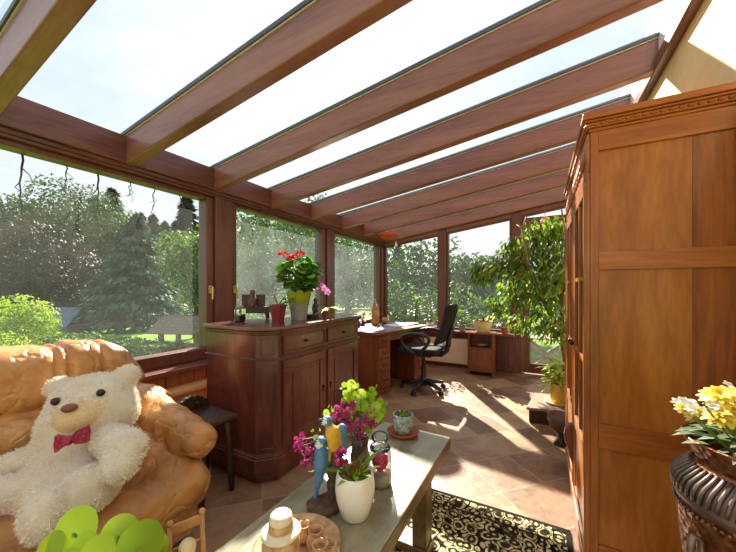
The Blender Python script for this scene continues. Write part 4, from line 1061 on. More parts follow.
def geranium():
    c = pixz(299, 319.5, zt)
    t = thing('potted_geranium', 'red-flowering geranium in a yellow-wrapped grey pot on the sideboard', 'potted plant', tuple(c))
    pot(t, tuple(c), .06, .075, .13, M['greypot'], soil=False)
    # crinkled collar of yellow-green paper
    b = MB(); n = 40
    for i, (r, z) in enumerate(((.055, .11), (.078, .13), (.088, .175), (.094, .225))):
        for k in range(n):
            a = 2*PI*k/n; q = r+(.006*math.sin(k*2.5) if i > 1 else 0)
            b.v.append((c.x+q*math.cos(a), c.y+q*math.sin(a), c.z+z+(.012*math.sin(k*1.3) if i == 3 else 0)))
    for i in range(3):
        for k in range(n): b.f.append([i*n+k, i*n+(k+1) % n, (i+1)*n+(k+1) % n, (i+1)*n+k]); b.mi.append(0)
    b.build('paper_wrap', M['yellowwrap'], t, smooth=True)
    pot(t, (c.x, c.y, c.z+.115), .05, .066, .11, M['terra'], 'inner_pot')
    st = MB(); lf = MB(); b0 = c+Vector((0, 0, .24))
    for i in range(170):
        d = rv(); r = (.45+.55*random.random()**.5)
        e = b0+Vector((d.x*r*.165, d.y*r*.165, .125+d.z*r*.145))
        if i % 2 == 0: st.tube([b0, b0.lerp(e, .6)+Vector((0, 0, .03)), e], .003, 5)
        out = Vector((d.x, d.y, .1)).normalized(); up = Vector((d.x*.9, d.y*.9, .55))+rv()*.35
        # round scalloped blade
        L = random.uniform(.055, .08); lf.leaf(e-out*L*.4, out, up, L, L*1.05, .35, .12, (.35, .85, 1, .95, .55))
    st.build('stem', M['stem'], t); lf.build('foliage', M['geran'], t)
    for k, (px, py) in enumerate(((283, 254), (294, 257.5), (300, 254), (291, 259), (308, 268), (280, 276))):
        q = pix(px, py, 2.55+.03*(k % 2)); fl = MB()
        s = .05 if k < 4 else .022
        for i in range(26):
            d = rv(); d.z = abs(d.z)*.5; fl.leaf(q+d*s*.45, d+rv()*.5, d, .022, .022, .2, .1, (.3, .9, 1, .8, .3))
        f = fl.build('flower_head', M['red'], t)
        if k < 4: MB().tube([b0+Vector((0, 0, .08)), b0.lerp(q, .6)+Vector((0, 0, .03)), q], .0028, 5).build('flower_stem', M['stem'], f, world=True)
geranium()
c = pixz(315.5, 318, zt)
f = thing('dark_figurine', 'small dark standing figurine beside the orchid on the sideboard', 'figurine', tuple(c))
bounds((c.x-.05, c.y-.05, zt-.01), (c.x+.05, c.y+.05, zt+.2))
blob('body', [(d_cap((c.x, c.y, zt+.02), (c.x, c.y, zt+.11), .027, .02), 0), (d_ell((c.x, c.y, zt+.15), (.018, .018, .022)), 0), (d_cap((c.x+.02, c.y, zt+.115), (c.x+.025, c.y-.01, zt+.07), .009, .008), 0), (d_cap((c.x-.02, c.y, zt+.115), (c.x-.022, c.y-.01, zt+.07), .009, .008), 0)], .006, plain('slate blue glaze', '3d3c4a', .35), f, .012)
MB().lathe([(.03, 0), (.032, .008), (.026, .014)], 18, tuple(c)).build('base', M['dkwood'], f, smooth=True)
c = pixz(309, 318.5, zt)
o = MB().box(c.x-.05, c.x+.05, c.y-.02, c.y+.03, zt, zt+.035).build('trinket_box', M['dkwood'], None, bev=.005); tag(o, 'flat dark trinket box on the sideboard behind the geranium pot', 'box')
def flower5(b, q, s, n=5, face=None):
    fz = (face or rv()).normalized(); u = fz.orthogonal().normalized(); w = fz.cross(u)
    for k in range(n):
        a = 2*PI*k/n; d = u*math.cos(a)+w*math.sin(a); b.leaf(q, d+fz*.25, fz, s, s*.75, .25, .1, (.25, .85, 1, .8, .2))
c = pixz(327, 317.5, zt)
t = thing('potted_orchid', 'pink orchid with yellow-green strap leaves in a small basket on the sideboard', 'potted plant', tuple(c))
pot(t, tuple(c), .035, .05, .07, plain('woven basket', '8a6a4a', .8, var=.4, scale=90, bump=.6), 'basket')
b = MB()
for i in range(26):
    a = random.uniform(0, 2*PI); d = Vector((math.cos(a), math.sin(a), random.uniform(.5, 1.1))); b.leaf(c+Vector((0, 0, .06)), d, (0, 0, 1), random.uniform(.10, .17), .022, .75, .2, (.5, .9, 1, .8, .1))
b.build('foliage', M['yg'], t)
sp = [c+Vector((0, 0, .06)), pix(325, 295, 2.72), pix(321, 284, 2.70), pix(315, 280, 2.68)]
s = MB().tube(sp, .003, 6).build('flower_stem', M['dkstem'], t)
for k, (px, py) in enumerate(((314.5, 280), (318, 282.5), (321, 285), (317, 286), (324, 288.5), (327.5, 292))):
    b = MB(); flower5(b, pix(px, py, 2.66), .03, 5, Vector((.5, -.8, .2))+rv()*.3); b.build('orchid_bloom', M['orchid'], t)

# --- on the writing desk ----------------------------------------------------------
M['paper'] = plain('white paper', 'dfe4ea', .7, .3, var=.03)
M['bluepaper'] = plain('blue grey paper', '8b97ab', .7, .3)
def flat(name, label, cat, x0, x1, y0, y1, z0, z1, mat, rot=0, group=None):
    t = MB().box(-(x1-x0)/2, (x1-x0)/2, -(y1-y0)/2, (y1-y0)/2, 0, z1-z0).build(name, mat, None, bev=min(.002, (z1-z0)*.3))
    p = dkp((x0+x1)/2, (y0+y1)/2, z0); t.location = p; t.rotation_euler.z = rad(76.1)+rot; return tag(t, label, cat, group)
flat('desk_blotter', 'blue-grey blotter on the near end of the writing desk', 'blotter', .02, .46, .06, .42, .75, .754, M['bluepaper'])
flat('paper_sheet', 'white sheet of paper lying on the blue-grey desk blotter', 'paper', .10, .31, .12, .40, .754, .756, M['paper'], .25)
flat('open_book', 'open white book on the far half of the writing desk', 'book', .55, .90, .10, .34, .75, .765, M['paper'], -.1)
flat('closed_notebook', 'dark notebook at the far end of the writing desk', 'notebook', .93, 1.07, .10, .30, .75, .768, M['black'], .1)
c = Vector(dkp(.20, .50))
v = thing('desk_flower_vase', 'small dark vase of pink blossoms on the writing desk near the sideboard', 'vase', tuple(c))
MB().lathe([(.02, 0), (.035, .01), (.04, .04), (.025, .075), (.016, .085), (.02, .095)], 20, tuple(c)).build('vase', plain('dark brown glaze', '3c2a25', .3), v, smooth=True)
sb = MB()
for k in range(9):
    a = 2.4*k; e = c+Vector((math.cos(a)*.075, math.sin(a)*.075, .12+.02*k % .11)); sb.tube([c+Vector((0, 0, .085)), c.lerp(e, .5)+Vector((0, 0, .06)), e], .002, 5)
    b = MB(); flower5(b, e, .024, 5); flower5(b, e+Vector((.01, .01, .012)), .02, 5); b.build('blossom', M['orchid'] if k % 2 else M['pink'], v)
sb.build('stems', M['stem'], v)
c = Vector(dkp(.42, .62))
v = thing('small_desk_pot', 'little red-stemmed plant in a dark pot at the back of the desk', 'potted plant', tuple(c))
pot(v, tuple(c), .03, .042, .06, plain('dark slate pot', '3c3a40', .5))
b = MB()
for k in range(22): b.leaf(c+Vector((0, 0, .05)), rv()+Vector((0, 0, 1.0)), (0, 0, 1), .09, .02, .4)
b.build('foliage', M['pink'], v)
c = Vector(dkp(.62, .56)); wz = c.z
v = thing('wood_carving', 'tall pale carved wooden figure with a pointed hood on the writing desk', 'sculpture', tuple(c))
bounds((c.x-.12, c.y-.12, wz-.01), (c.x+.12, c.y+.12, wz+.40)); cx, cy = c.x, c.y
blob('figure', [(d_cap((cx, cy, wz+.03), (cx, cy, wz+.20), .06, .052), 0), (d_cap((cx, cy, wz+.20), (cx-.01, cy, wz+.36), .05, .012), 0), (d_ell((cx+.035, cy-.025, wz+.25), (.028, .03, .034)), 0), (d_ell((cx+.035, cy-.03, wz+.15), (.04, .04, .06)), 0)], .008, wood('pale carved wood', '8a5a2c', 'ad7a44', 'c79a62', 'z', 12, 6, .45), v, .02)
c = Vector(dkp(.76, .50))
v = thing('wooden_globe', 'round pale wooden ball ornament beside the pointed wooden carving', 'ornament', tuple(c))
MB().ball((c.x, c.y, c.z+.055), .045, 18, 12).build('ball', MATS['pale carved wood'], v, smooth=True); MB().lathe([(.03, 0), (.032, .006), (.015, .02)], 16, tuple(c)).build('stand', M['dkwood'], v, smooth=True)

# --- plants on the end-wall sill ---------------------------------------------------
def sillplant(x, label, mat, potm, h, r, n, L, cat='potted plant', y=5.13, z=.595, pr=.055, ph=.10):
    c = Vector((x, y, z)); t = thing('sill_plant', label, cat, tuple(c)); pot(t, tuple(c), pr*.75, pr, ph, potm)
    b = MB(); s = MB()
    for i in range(n):
        d = rv(); d.z = abs(d.z)+.25; e = c+Vector((0, 0, ph))+Vector((d.x*r, d.y*r*.8, d.z*h)); 
        if i % 3 == 0: s.tube([c+Vector((0, 0, ph-.02)), c.lerp(e, .5)+Vector((0, 0, h*.3)), e], .003, 5)
        b.leaf(e, d+Vector((0, 0, -.4)), (0, 0, 1), L, L*.5, .5)
    s.build('stem', M['stem'], t); b.build('foliage', mat, t); return t
sillplant(-1.60, 'leafy plant in a white pot on the end sill left of the mullion', M['fic'], M['whitepot'], .22, .10, 40, .06)
sillplant(-1.85, 'tall dark-leaved plant on the end sill behind the open desk book', M['geran'], M['terra'], .34, .10, 55, .07)
sillplant(-1.28, 'small plant in a white pot on the end sill right of the mullion', M['geran'], M['whitepot'], .13, .08, 30, .05, pr=.065)
sillplant(-1.08, 'low bushy plant in a grey pot on the end sill above the radiator', M['fic'], M['greypot'], .17, .11, 50, .06)
sillplant(-.46, 'trailing plant in a small clay pot on the end sill beside the door post', M['fic'], M['terra'], .12, .1, 34, .06)
# bowl planter on the small cabinet
c = Vector((-.74, 4.93, .625)); 
t = thing('planter_bowl', 'mixed succulents in a cream bowl on the small cabinet', 'potted plant', tuple(c))
pot(t, tuple(c), .09, .14, .16, M['creampot'], prof=[(.06, 0), (.085, 0), (.12, .06), (.135, .12), (.13, .155), (.14, .165), (.128, .165), (.12, .14), (.002, .138)], soil=False)
MB().lathe([(.12, .145), (.06, .155), (.002, .157)], 20, tuple(c), caps=False).build('soil', M['soil'], t)
b = MB(); b2 = MB()
for i in range(60):
    d = rv(); d.z = abs(d.z)*.8+.15; q = c+Vector((random.uniform(-.09, .09), random.uniform(-.09, .09), .15)); (b if i % 2 else b2).leaf(q, d, (0, 0, 1), random.uniform(.06, .14), .035, .3)
b.build('foliage', M['yg'], t); b2.build('reddish_foliage', leafmat('reddish leaves', '4a2a1e', '6a3c28', '7e5a34', .2), t)

# --- ficus tree --------------------------------------------------------------------
def ficus():
    base = Vector((.28, 4.30, 0))
    t = thing('ficus_tree', 'weeping ficus tree spreading its branches in front of the end windows', 'tree', tuple(base))
    pot(t, tuple(base), .15, .19, .34, M['terra'])
    tr = MB(); lf = MB(); tips = []
    top = pix(520, 255, 4.0)
    trunk = [base+Vector((0, 0, .3)), Vector((.22, 4.28, .75)), Vector((.02, 4.22, 1.15)), Vector((-.12, 4.15, 1.55)), Vector((-.18, 4.1, 1.95))]
    tr.tube(trunk, [.032, .028, .024, .018, .010], 10)
    tr.tube([trunk[1], Vector((.22, 4.1, 1.3)), Vector((.25, 3.95, 1.75)), Vector((.2, 3.9, 2.1))], [.024, .02, .014, .007], 8)
    cl = []
    for (px, py, d, r) in ((490, 268, 3.9, .17), (505, 258, 3.9, .2), (480, 272, 4.0, .13), (520, 258, 3.9, .24), (535, 240, 3.8, .22), (550, 228, 3.7, .20), (555, 250, 3.6, .22), (540, 270, 3.7, .25), (525, 290, 3.8, .22), (550, 300, 3.6, .22), (510, 285, 4.0, .16), (500, 305, 4.0, .12), (520, 318, 3.9, .15), (542, 322, 3.7, .2), (556, 325, 3.5, .15), (560, 275, 3.45, .2), (492, 297, 4.1, .1), (530, 225, 3.9, .12), (478, 262, 4.0, .08), (560, 222, 3.6, .12), (512, 240, 4.0, .12)):
        cl.append((pix(px, py, d), r))
    for q, r in cl:
        o = min(trunk[1:]+[Vector((.25, 3.95, 1.75)), Vector((.22, 4.1, 1.3))], key=lambda p: (p-q).length+.5*max(0, p.z-q.z))
        tr.tube([o, o.lerp(q, .5)+Vector((0, 0, .12)), q], [.010, .007, .003], 6)
        n = int(150*(r/.2)**2)
        for i in range(max(n, 26)):
            e = q+rv()*r*random.random()**.5; e.z -= .05
            d = Vector((e.x-o.x, e.y-o.y, 0)).normalized()*.5+rv()*.6+Vector((0, 0, -.75))
            lf.leaf(e, d, Vector((0, 0, 1))+rv()*.6, random.uniform(.055, .09), random.uniform(.026, .036), .35, .15, (.1, .85, 1, .6, .02))
            if i % 5 == 0: tr.tube([q, q.lerp(e, .6)+Vector((0, 0, .03)), e], .002, 4)
    tr.build('trunk', plain('grey brown bark', '8a7458', .8, .2, var=.25, scale=25), t, smooth=True); lf.build('foliage', M['fic'], t)
ficus()
c = Vector((.16, 3.58, .155))
t = thing('variegated_plant', 'pale variegated plant in a yellow pot on the step box', 'potted plant', tuple(c))
pot(t, tuple(c), .06, .075, .19, M['yellowpot'], prof=[(.05, 0), (.06, 0), (.075, .05), (.07, .12), (.055, .17), (.07, .19), (.06, .19), (.048, .17), (.002, .165)], soil=False)
MB().lathe([(.048, .172), (.002, .176)], 16, tuple(c), caps=False).build('soil', M['soil'], t)
MB().lathe([(.10, 0), (.115, .004), (.125, .02), (.118, .02), (.105, .008), (.002, .006)], 24, (c.x, c.y, c.z)).build('saucer', M['creampot'], t, smooth=True)
b = MB()
for i in range(90):
    a = random.uniform(0, 2*PI); z = random.uniform(.15, .42); r = .02+.05*random.random()
    b.leaf(c+Vector((r*math.cos(a), r*math.sin(a), z)), (math.cos(a), math.sin(a), random.uniform(.1, .8)), (0, 0, 1), random.uniform(.08, .14), .042, .7, .2, (.3, .9, 1, .7, .05))
b.build('foliage', M['varieg'], t)
MB().tube([c+Vector((0, 0, .16)), c+Vector((.01, 0, .4))], [.012, .005], 6).build('stem', M['stem'], t)
c = Vector((.155, 3.0, 0))
t = thing('planter_on_stand', 'dark brown empty bowl planter on a short turned foot beside the wardrobe', 'planter', tuple(c))
MB().lathe([(.05, 0), (.06, .01), (.03, .05), (.025, .09), (.05, .11)], 20, tuple(c)).build('foot', M['dkwood'], t, smooth=True)
MB().lathe([(.04, .11), (.08, .13), (.098, .19), (.103, .245), (.094, .245), (.086, .19), (.002, .15)], 26, tuple(c)).build('bowl', plain('brown clay bowl', '5e4134', .5), t, smooth=True)

# --- hanging things ---------------------------------------------------------------
c = pix(388, 238, 5.35); c.z = 2.0
t = thing('hanging_planter', 'orange clay hanging bowl under the roof in the window corner', 'hanging planter', tuple(c))
MB().lathe([(.02, .09), (.09, .10), (.15, .14), (.17, .19), (.16, .19), (.14, .15), (.002, .12)], 24, tuple(c)).build('bowl', plain('orange clay', 'b4552f', .6, var=.25), t, smooth=True)
for k in range(3):
    a = 2*PI*k/3; MB().tube([(c.x+.165*math.cos(a), c.y+.165*math.sin(a), c.z+.188), (c.x, c.y, roofz(c.x)+.01)], .004, 5).build('cord', M['dkstem'], t)
q = pix(396, 243, 5.3); MB().lathe([(.02, 0), (.024, .03), (.012, .05), (.004, .10)], 14, (q.x, q.y, q.z-.06)).build('white_pendant', M['whitepot'], t, smooth=True)
c = pix(545, 216, 3.95)
t = thing('hanging_mobile', 'pale orange feather decoration hanging on a string above the ficus', 'decoration', tuple(c))
MB().tube([c, (c.x, c.y, roofz(c.x)+.0)], .003, 5).build('string', M['dkstem'], t)
b = MB()
for k in range(9):
    a = 2*PI*k/9; b.leaf(c, (math.cos(a), math.sin(a), -.8), (0, 0, 1), .10, .03, .3)
b.build('feather', leafmat('orange feather', 'c08a5a', 'd8a878', 'e4c49c', .4), t)

# --- copper urn with flowers -------------------------------------------------------
def copper():
    t = NT('hammered copper'); v = t.coords(); vo = t.n('TexVoronoi'); vo.inputs['Scale'].default_value = 60; t.l(v, 'Vector', vo, 'Vector'); a = t.noise(v, 6, 4)
    r = t.ramp([(.3, '4d3023'), (.5, '8a5536'), (.72, 'a5714c')]); mx = t.mix(a, 'Fac', vo, 'Distance', .3); t.l(mx, 'Color', r, 'Fac')
    b = t.bsdf(.36, .5, Metallic=.85); t.l(r, 'Color', b, 'Base Color'); t.bump(vo, 'Distance', b, .55, .008); return t.m
M['copper'] = copper(); M['pewter'] = plain('dark aged copper', '7d6b62', .45, .5, .75, var=.3, scale=20)
uc = Vector((.455, 1.08, 0))
US = .77
u = thing('copper_urn', 'tall hammered copper urn holding yellow and white flowers beside the wardrobe', 'urn', tuple(uc))
sc_ = lambda pr: [(r*US, z) for r, z in pr]
MB().lathe(sc_([(.10, 0), (.11, .01), (.10, .03), (.075, .05), (.07, .07), (.085, .10), (.115, .25), (.15, .45), (.178, .60), (.19, .69), (.192, .735)]), 48, tuple(uc), caps=False).build('body', M['copper'], u, smooth=True)
MB().lathe(sc_([(.192, .735), (.197, .740), (.199, .748), (.195, .755), (.198, .775), (.192, .792), (.165, .812), (.150, .822)]), 48, tuple(uc), caps=False).build('shoulder', M['pewter'], u, smooth=True)
b = MB()
for k in range(60):
    a = 2*PI*k/60; b.tube([(uc.x+r*US*math.cos(a+s), uc.y+r*US*math.sin(a+s), z) for r, z, s in ((.198, .757, 0), (.201, .775, .02), (.194, .793, .04), (.167, .814, .06), (.152, .823, .065))], .0042, 5)
b.build('fluting', M['pewter'], u, smooth=True)
b = MB()
for k in range(80): a = 2*PI*k/80; b.ball((uc.x+.195*US*math.cos(a), uc.y+.195*US*math.sin(a), .722), .0042, 6, 4)
b.build('beaded_band', M['pewter'], u, smooth=True)
MB().lathe(sc_([(.150, .822), (.144, .828), (.148, .838), (.163, .862), (.176, .882), (.180, .888), (.172, .889), (.160, .868), (.140, .838), (.130, .825), (.002, .82)]), 48, tuple(uc), caps=False).build('neck', M['copper'], u, smooth=True)
for sg in (1, -1):
    hv = Vector((-CR[0], -CR[1], 0))*sg; ht = uc+hv*.15
    pts = [ht+hv*a+Vector((0, 0, z)) for a, z in ((-.03, .54), (-.012, .56), (.008, .60), (.022, .655), (.014, .682), (-.002, .675), (-.006, .645), (.004, .615))]
    MB().tube(pts, [.010, .008, .007, .007, .007, .007, .008, .013], 8).build('handle', M['pewter'], u, smooth=True)
bq = thing('flower_bouquet', 'bouquet of yellow daisies and small white blossoms in the copper urn', 'flowers', (uc.x, uc.y, .86))
heads = [(701, 418, 'y', .040), (722, 396, 'y', .05), (703, 401, 'w', .03), (689, 408, 'y', .03), (724, 413, 'y', .052), (712, 424, 'w', .03), (731, 428, 'w', .035), (684, 407, 'w', .022), (735, 404, 'y', .04), (716, 408, 'w', .03), (742, 418, 'y', .045), (750, 400, 'w', .035), (758, 412, 'y', .05), (722, 427, 'y', .03), (770, 405, 'y', .04), (738, 392, 'w', .03), (765, 425, 'w', .035), (782, 415, 'y', .045)]
sb = MB()
for k, (px, py, kd, s) in enumerate(heads):
    q = pixz(px, py, .885+(428-py)*.0009); q = q if (Vector((q.x, q.y))-Vector((uc.x, uc.y))).length < .17 else pix(px, py, .74)
    b = MB(); fz = Vector((random.uniform(-.3, .3), -.35, .85))
    if kd == 'y':
        for rng, n, sc in ((.5, 14, 1), (.75, 12, .8), (1.0, 9, .55)):
            f0 = fz.normalized(); uu = f0.orthogonal().normalized(); ww = f0.cross(uu)
            for i in range(n):
                a = 2*PI*(i+rng)/n; d = uu*math.cos(a)+ww*math.sin(a); b.leaf(q+f0*.006*(1-sc), d+f0*(1.1-sc)*1.1, f0, s*sc*.85, s*.3*sc+.004, .25, .1, (.4, .9, 1, .8, .2))
        b.build('daisy', M['yellow'], bq)
    else:
        for i in range(9): flower5(b, q+rv()*s*.7, .011, 5, Vector((0, -.4, 1))+rv()*.5)
        b.build('white_blossom', M['white'], bq)
    sb.tube([uc+Vector((0, 0, .80)), uc.lerp(q, .6)+Vector((0, 0, .35*0+(.82-.0)*.4)) if False else (uc+Vector((0, 0, .80))).lerp(q, .55), q-Vector((0, 0, .005))], .002, 5)
sb.build('stems', M['stem'], bq)
b = MB()
for i in range(70):
    a = random.uniform(0, 2*PI); r = random.uniform(.03, .115); b.leaf(uc+Vector((r*math.cos(a), r*math.sin(a), .875+.04*random.random())), (math.cos(a), math.sin(a), .5*random.random()), (0, 0, 1), .06, .02, .4)
b.build('foliage', leafmat('grey green leaves', '4a5a3c', '6a7a56', '8a967a', .2), bq)
# ================================================================== ON THE LOW TABLE
TZ = .45
# pilea, nearest the viewer
c = Vector((-.80, .33, TZ))
t = thing('pilea_plant', 'bright green round-leaved plant at the near end of the low table', 'potted plant', tuple(c))
pot(t, tuple(c), .05, .065, .10, M['terra'])
def disc_leaf(b, q, nrm, r, tipdir):
    n = Vector(nrm).normalized(); u = (Vector(tipdir)-n*Vector(tipdir).dot(n)).normalized(); w = n.cross(u); vs = [q]; R = 22
    for ring in (.5, 1.0):
        for k in range(R):
            a = 2*PI*k/R; rr = r*ring*(1+.04*math.cos(a)); cup = .10*r*ring*ring+.03*r*ring*math.sin(3*a)
            vs.append(q+u*rr*math.cos(a)+w*rr*math.sin(a)-n*cup)
    fs = [(0, 1+k, 1+(k+1) % R) for k in range(R)]+[(1+k, 1+R+k, 1+R+(k+1) % R, 1+(k+1) % R) for k in range(R)]
    b.add(vs, fs)
b = MB(); s = MB()
for k, (px, py, d, r, nx, nz) in enumerate(((73, 532, .80, .058, -.05, .45), (118, 535, .79, .046, .1, .45), (140, 543, .74, .048, .35, .55), (47, 552, .78, .045, -.3, .6), (95, 556, .72, .042, 0, .6), (84, 545, .76, .03, 0, .4), (152, 548, .80, .036, .5, .4), (60, 575, .70, .05, -.2, .8), (120, 580, .70, .05, .2, .8), (25, 580, .76, .05, -.4, .7), (165, 575, .76, .045, .5, .7))):
    q = pix(px, py, d); nn = Vector((CR[0]*nx-CF[0]*.85, CR[1]*nx-CF[1]*.85, nz))
    disc_leaf(b, q, nn, r, (0, 0, -1)); s.tube([c+Vector((0, 0, .09)), (c+Vector((0, 0, .12))).lerp(q, .6), q-nn.normalized()*.004], .0028, 6)
b.build('foliage', M['pil'], t, smooth=True); s.build('stem', M['stem'], t, smooth=True)

# miniature wooden deck chair with something pale in its seat
M['lightwood'] = wood('pale beech', '9c6c3c', 'b98752', 'cda06a', 'z', 10, 8, .45)
c = Vector((-.80, .56, TZ))
t = thing('miniature_chair', 'miniature ladder-back wooden chair standing on the low table', 'ornament', tuple(c))
pA, pB = pix(170, 524, .865), pix(202, 511, .905)     # tops of the two back posts
u = (pB-pA); u.z = 0; wdt = u.length; u.normalize(); bk = Vector((-u.y, u.x, 0)); bk = bk if bk.dot(Vector((CF[0], CF[1], 0))) > 0 else -bk
for q in (pA, pB):
    fo = Vector((q.x, q.y, TZ))-bk*.05
    st = MB().tube([fo, Vector((q.x, q.y, q.z-.004))], [.0065, .0065], 10); st.ball(tuple(q), .009, 10, 8)
    st.build('back_post', M['lightwood'], t, smooth=True)
hz = min(pA.z, pB.z)-TZ
zA = pA.z
for k in range(3):
    f = .90-.27*k; a = Vector((pA.x, pA.y, TZ+(pA.z-TZ)*f))-bk*.05*(1-f); e = Vector((pB.x, pB.y, TZ+(pB.z-TZ)*f))-bk*.05*(1-f)
    if k == 0: MB().hexa([a-bk*.004+Vector((0, 0, -.012)), a+bk*.004+Vector((0, 0, -.012)), a+bk*.004+Vector((0, 0, .012)), a-bk*.004+Vector((0, 0, .012))], [e-bk*.004+Vector((0, 0, -.012)), e+bk*.004+Vector((0, 0, -.012)), e+bk*.004+Vector((0, 0, .012)), e-bk*.004+Vector((0, 0, .012))]).build('back_slat', M['lightwood'], t)
    else: MB().tube([a, e], .0038, 8).build('back_rung', M['lightwood'], t, smooth=True)
m0 = (pA+pB)/2; fr = -bk
sz = TZ+.055
sa = [Vector((pA.x, pA.y, sz))-bk*.04, Vector((pB.x, pB.y, sz))-bk*.04]; sf = [p-bk*.075 for p in sa]
MB().hexa([sa[0], sa[1], sa[1]+Vector((0, 0, .008)), sa[0]+Vector((0, 0, .008))], [sf[0], sf[1], sf[1]+Vector((0, 0, .008)), sf[0]+Vector((0, 0, .008))]).build('seat', M['lightwood'], t)
for q in sf: MB().tube([(q.x, q.y, TZ), (q.x, q.y, sz)], .006, 8).build('front_leg', M['lightwood'], t, smooth=True)
q = (sa[0]+sa[1]+sf[0]+sf[1])/4+Vector((0, 0, .008))
bounds((q.x-.06, q.y-.06, q.z-.01), (q.x+.06, q.y+.06, q.z+.11))
o, _, _ = blob('cloth_doll', [(d_ell((q.x, q.y, q.z+.028), (.03, .027, .032)), 0), (d_ell((q.x, q.y, q.z+.075), (.021, .021, .022)), 0), (d_cap((q.x-.02, q.y, q.z+.045), (q.x-.042, q.y-.02, q.z+.025), .009, .009), 0), (d_cap((q.x+.02, q.y, q.z+.045), (q.x+.042, q.y+.01, q.z+.025), .009, .009), 0), (d_cap((q.x-.008, q.y-.01, q.z+.012), (q.x-.01, q.y-.048, q.z+.012), .010, .010), 0), (d_cap((q.x+.014, q.y-.01, q.z+.012), (q.x+.03, q.y-.042, q.z+.012), .010, .010), 0)], .006, plain('pale linen doll', 'd2bc98', .9), None, .012)
tag(o, 'pale cloth doll sitting on the miniature ladder-back chair', 'doll')

# clay house with a hat-like roof, jugs on the same clay tray
def clay():
    t = NT('beige stoneware'); v = t.coords(); a = t.noise(v, 25, 5, .65); w = t.noise(v, 160, 3); r = t.ramp([(.32, '9c7450'), (.5, 'c19c74'), (.7, 'd8bd98')]); t.l(a, 'Fac', r, 'Fac')
    b = t.bsdf(.7, .3); t.l(r, 'Color', b, 'Base Color'); t.bump(w, 'Fac', b, .4, .003); return t.m
M['clay'] = clay(); M['claypale'] = plain('pale slip', 'e2d3b6', .7, .3, var=.1, scale=60)
c = pixz(298, 548, TZ); c.z = TZ
tr = thing('clay_tray', 'round beige clay tray with a hat-topped jar and little jugs', 'tray', tuple(c))
MB().lathe([(.10, 0), (.125, .004), (.135, .016), (.128, .018), (.118, .010), (.002, .008)], 32, tuple(c)).build('dish', M['clay'], tr, smooth=True)
q = pixz(281, 560, TZ+.01)
MB().lathe([(.04, 0), (.052, .01), (.055, .05), (.048, .072), (.044, .08)], 28, (q.x, q.y, TZ+.010)).build('jar_body', M['clay'], tr, smooth=True)
hl = MB().lathe([(.05, .078), (.056, .080), (.058, .085), (.046, .089), (.035, .092), (.033, .118), (.031, .132), (.026, .137), (.001, .138)], 28, (q.x, q.y, TZ+.010)).build('hat_lid', M['claypale'], tr, smooth=True)
MB().lathe([(.0355, .093), (.0362, .096), (.0348, .114), (.0335, .116)], 28, (q.x, q.y, TZ+.010), caps=False).build('hat_band', M['clay'], hl, smooth=True)
for k, (px, py, sc) in enumerate(((304, 540, .9), (316, 548, 1.05), (320, 563, 1.0), (331, 556, .7))):
    q = pixz(px, py, TZ+.01); pr = [(.018, 0), (.027, .01), (.028, .03), (.02, .045), (.019, .05), (.024, .058), (.019, .058), (.014, .045), (.014, .02), (.001, .018)]
    jg = MB().lathe([(r*sc, z*sc) for r, z in pr], 22, (q.x, q.y, TZ+.008), caps=False)
    jg = jg.build('little_jug', M['clay'], tr, smooth=True)
    MB().tube([(q.x+.024*sc, q.y, TZ+.055*sc), (q.x+.042*sc, q.y, TZ+.05*sc), (q.x+.04*sc, q.y, TZ+.03*sc), (q.x+.025*sc, q.y, TZ+.022*sc)], .004*sc, 6).build('jug_handle', M['clay'], jg, smooth=True)

# two macaws on a stump
M['pblue'] = plain('blue feather paint', '4a7aa8', .45, var=.2, scale=60, bump=.3)
M['pyel'] = plain('yellow feather paint', 'd2a82c', .45, var=.15, scale=60, bump=.3)
M['pgrn'] = plain('green feather paint', '6d8a3a', .5)
M['pwht'] = plain('white face paint', 'd8d8d0', .45)
M['pblk'] = plain('black beak paint', '20242a', .3)
M['stump'] = plain('carved stump', '57493a', .8, .2, var=.4, scale=40, bump=.6)
pd = 1.165
def Q(px, py, dd=0): return tuple(pix(px, py, pd+dd))
base = pix(323, 508, pd); base.z = TZ
fg = thing('parrot_figurine', 'figurine of two blue and yellow macaws perched on a tree stump on the low table', 'figurine', tuple(base))
bounds((base.x-.16, base.y-.16, TZ-.005), (base.x+.18, base.y+.18, TZ+.36))
ri = X((CR[0], CR[1], 0)); fw = X((CF[0], CF[1], 0)); ax3 = lambda a, tw=0: None
blob('stump', [(d_ell((base.x, base.y, TZ+.012), (.062, .055, .022)), 0), (d_cap(Q(334, 505, .03), Q(333, 470, .03), .028, .019), 0), (d_cap(Q(333, 470, .03), Q(336, 440, .03), .019, .015), 0), (d_cap(Q(334, 475, .02), Q(322, 466, .0), .013, .010), 0), (d_cap(Q(318, 506, 0), Q(330, 498, .02), .02, .016), 0), (d_cap(Q(336, 462, .03), Q(343, 450, .03), .010, .007), 0)], .006, M['stump'], fg, .015, disp=lambda P: .004*np.sin(P[..., 2]*130+P[..., 0]*90)*np.sin(P[..., 1]*120))
# lower bird, seen from behind: blue wings and a long tail
blob('lower_macaw', [(d_cap(Q(321, 452), Q(321, 468), .024, .022), 0), (d_cap(Q(321, 464), Q(319, 480), .022, .013), 0), (d_cap(Q(319, 478), Q(314, 504, .01), .012, .005), 0), (d_ell(Q(321, 442), (.021, .021, .020)), 0), (d_ell(Q(318, 445, -.014), (.012, .010, .012)), 1, .004), (d_cap(Q(314, 443, -.01), Q(311.5, 449, -.006), .009, .004), 2, .004), (d_cap(Q(328, 452, .012), Q(327, 462, .012), .016, .014), 3, .006)], .0055, [M['pblue'], M['pwht'], M['pblk'], M['pyel']], fg, .014)
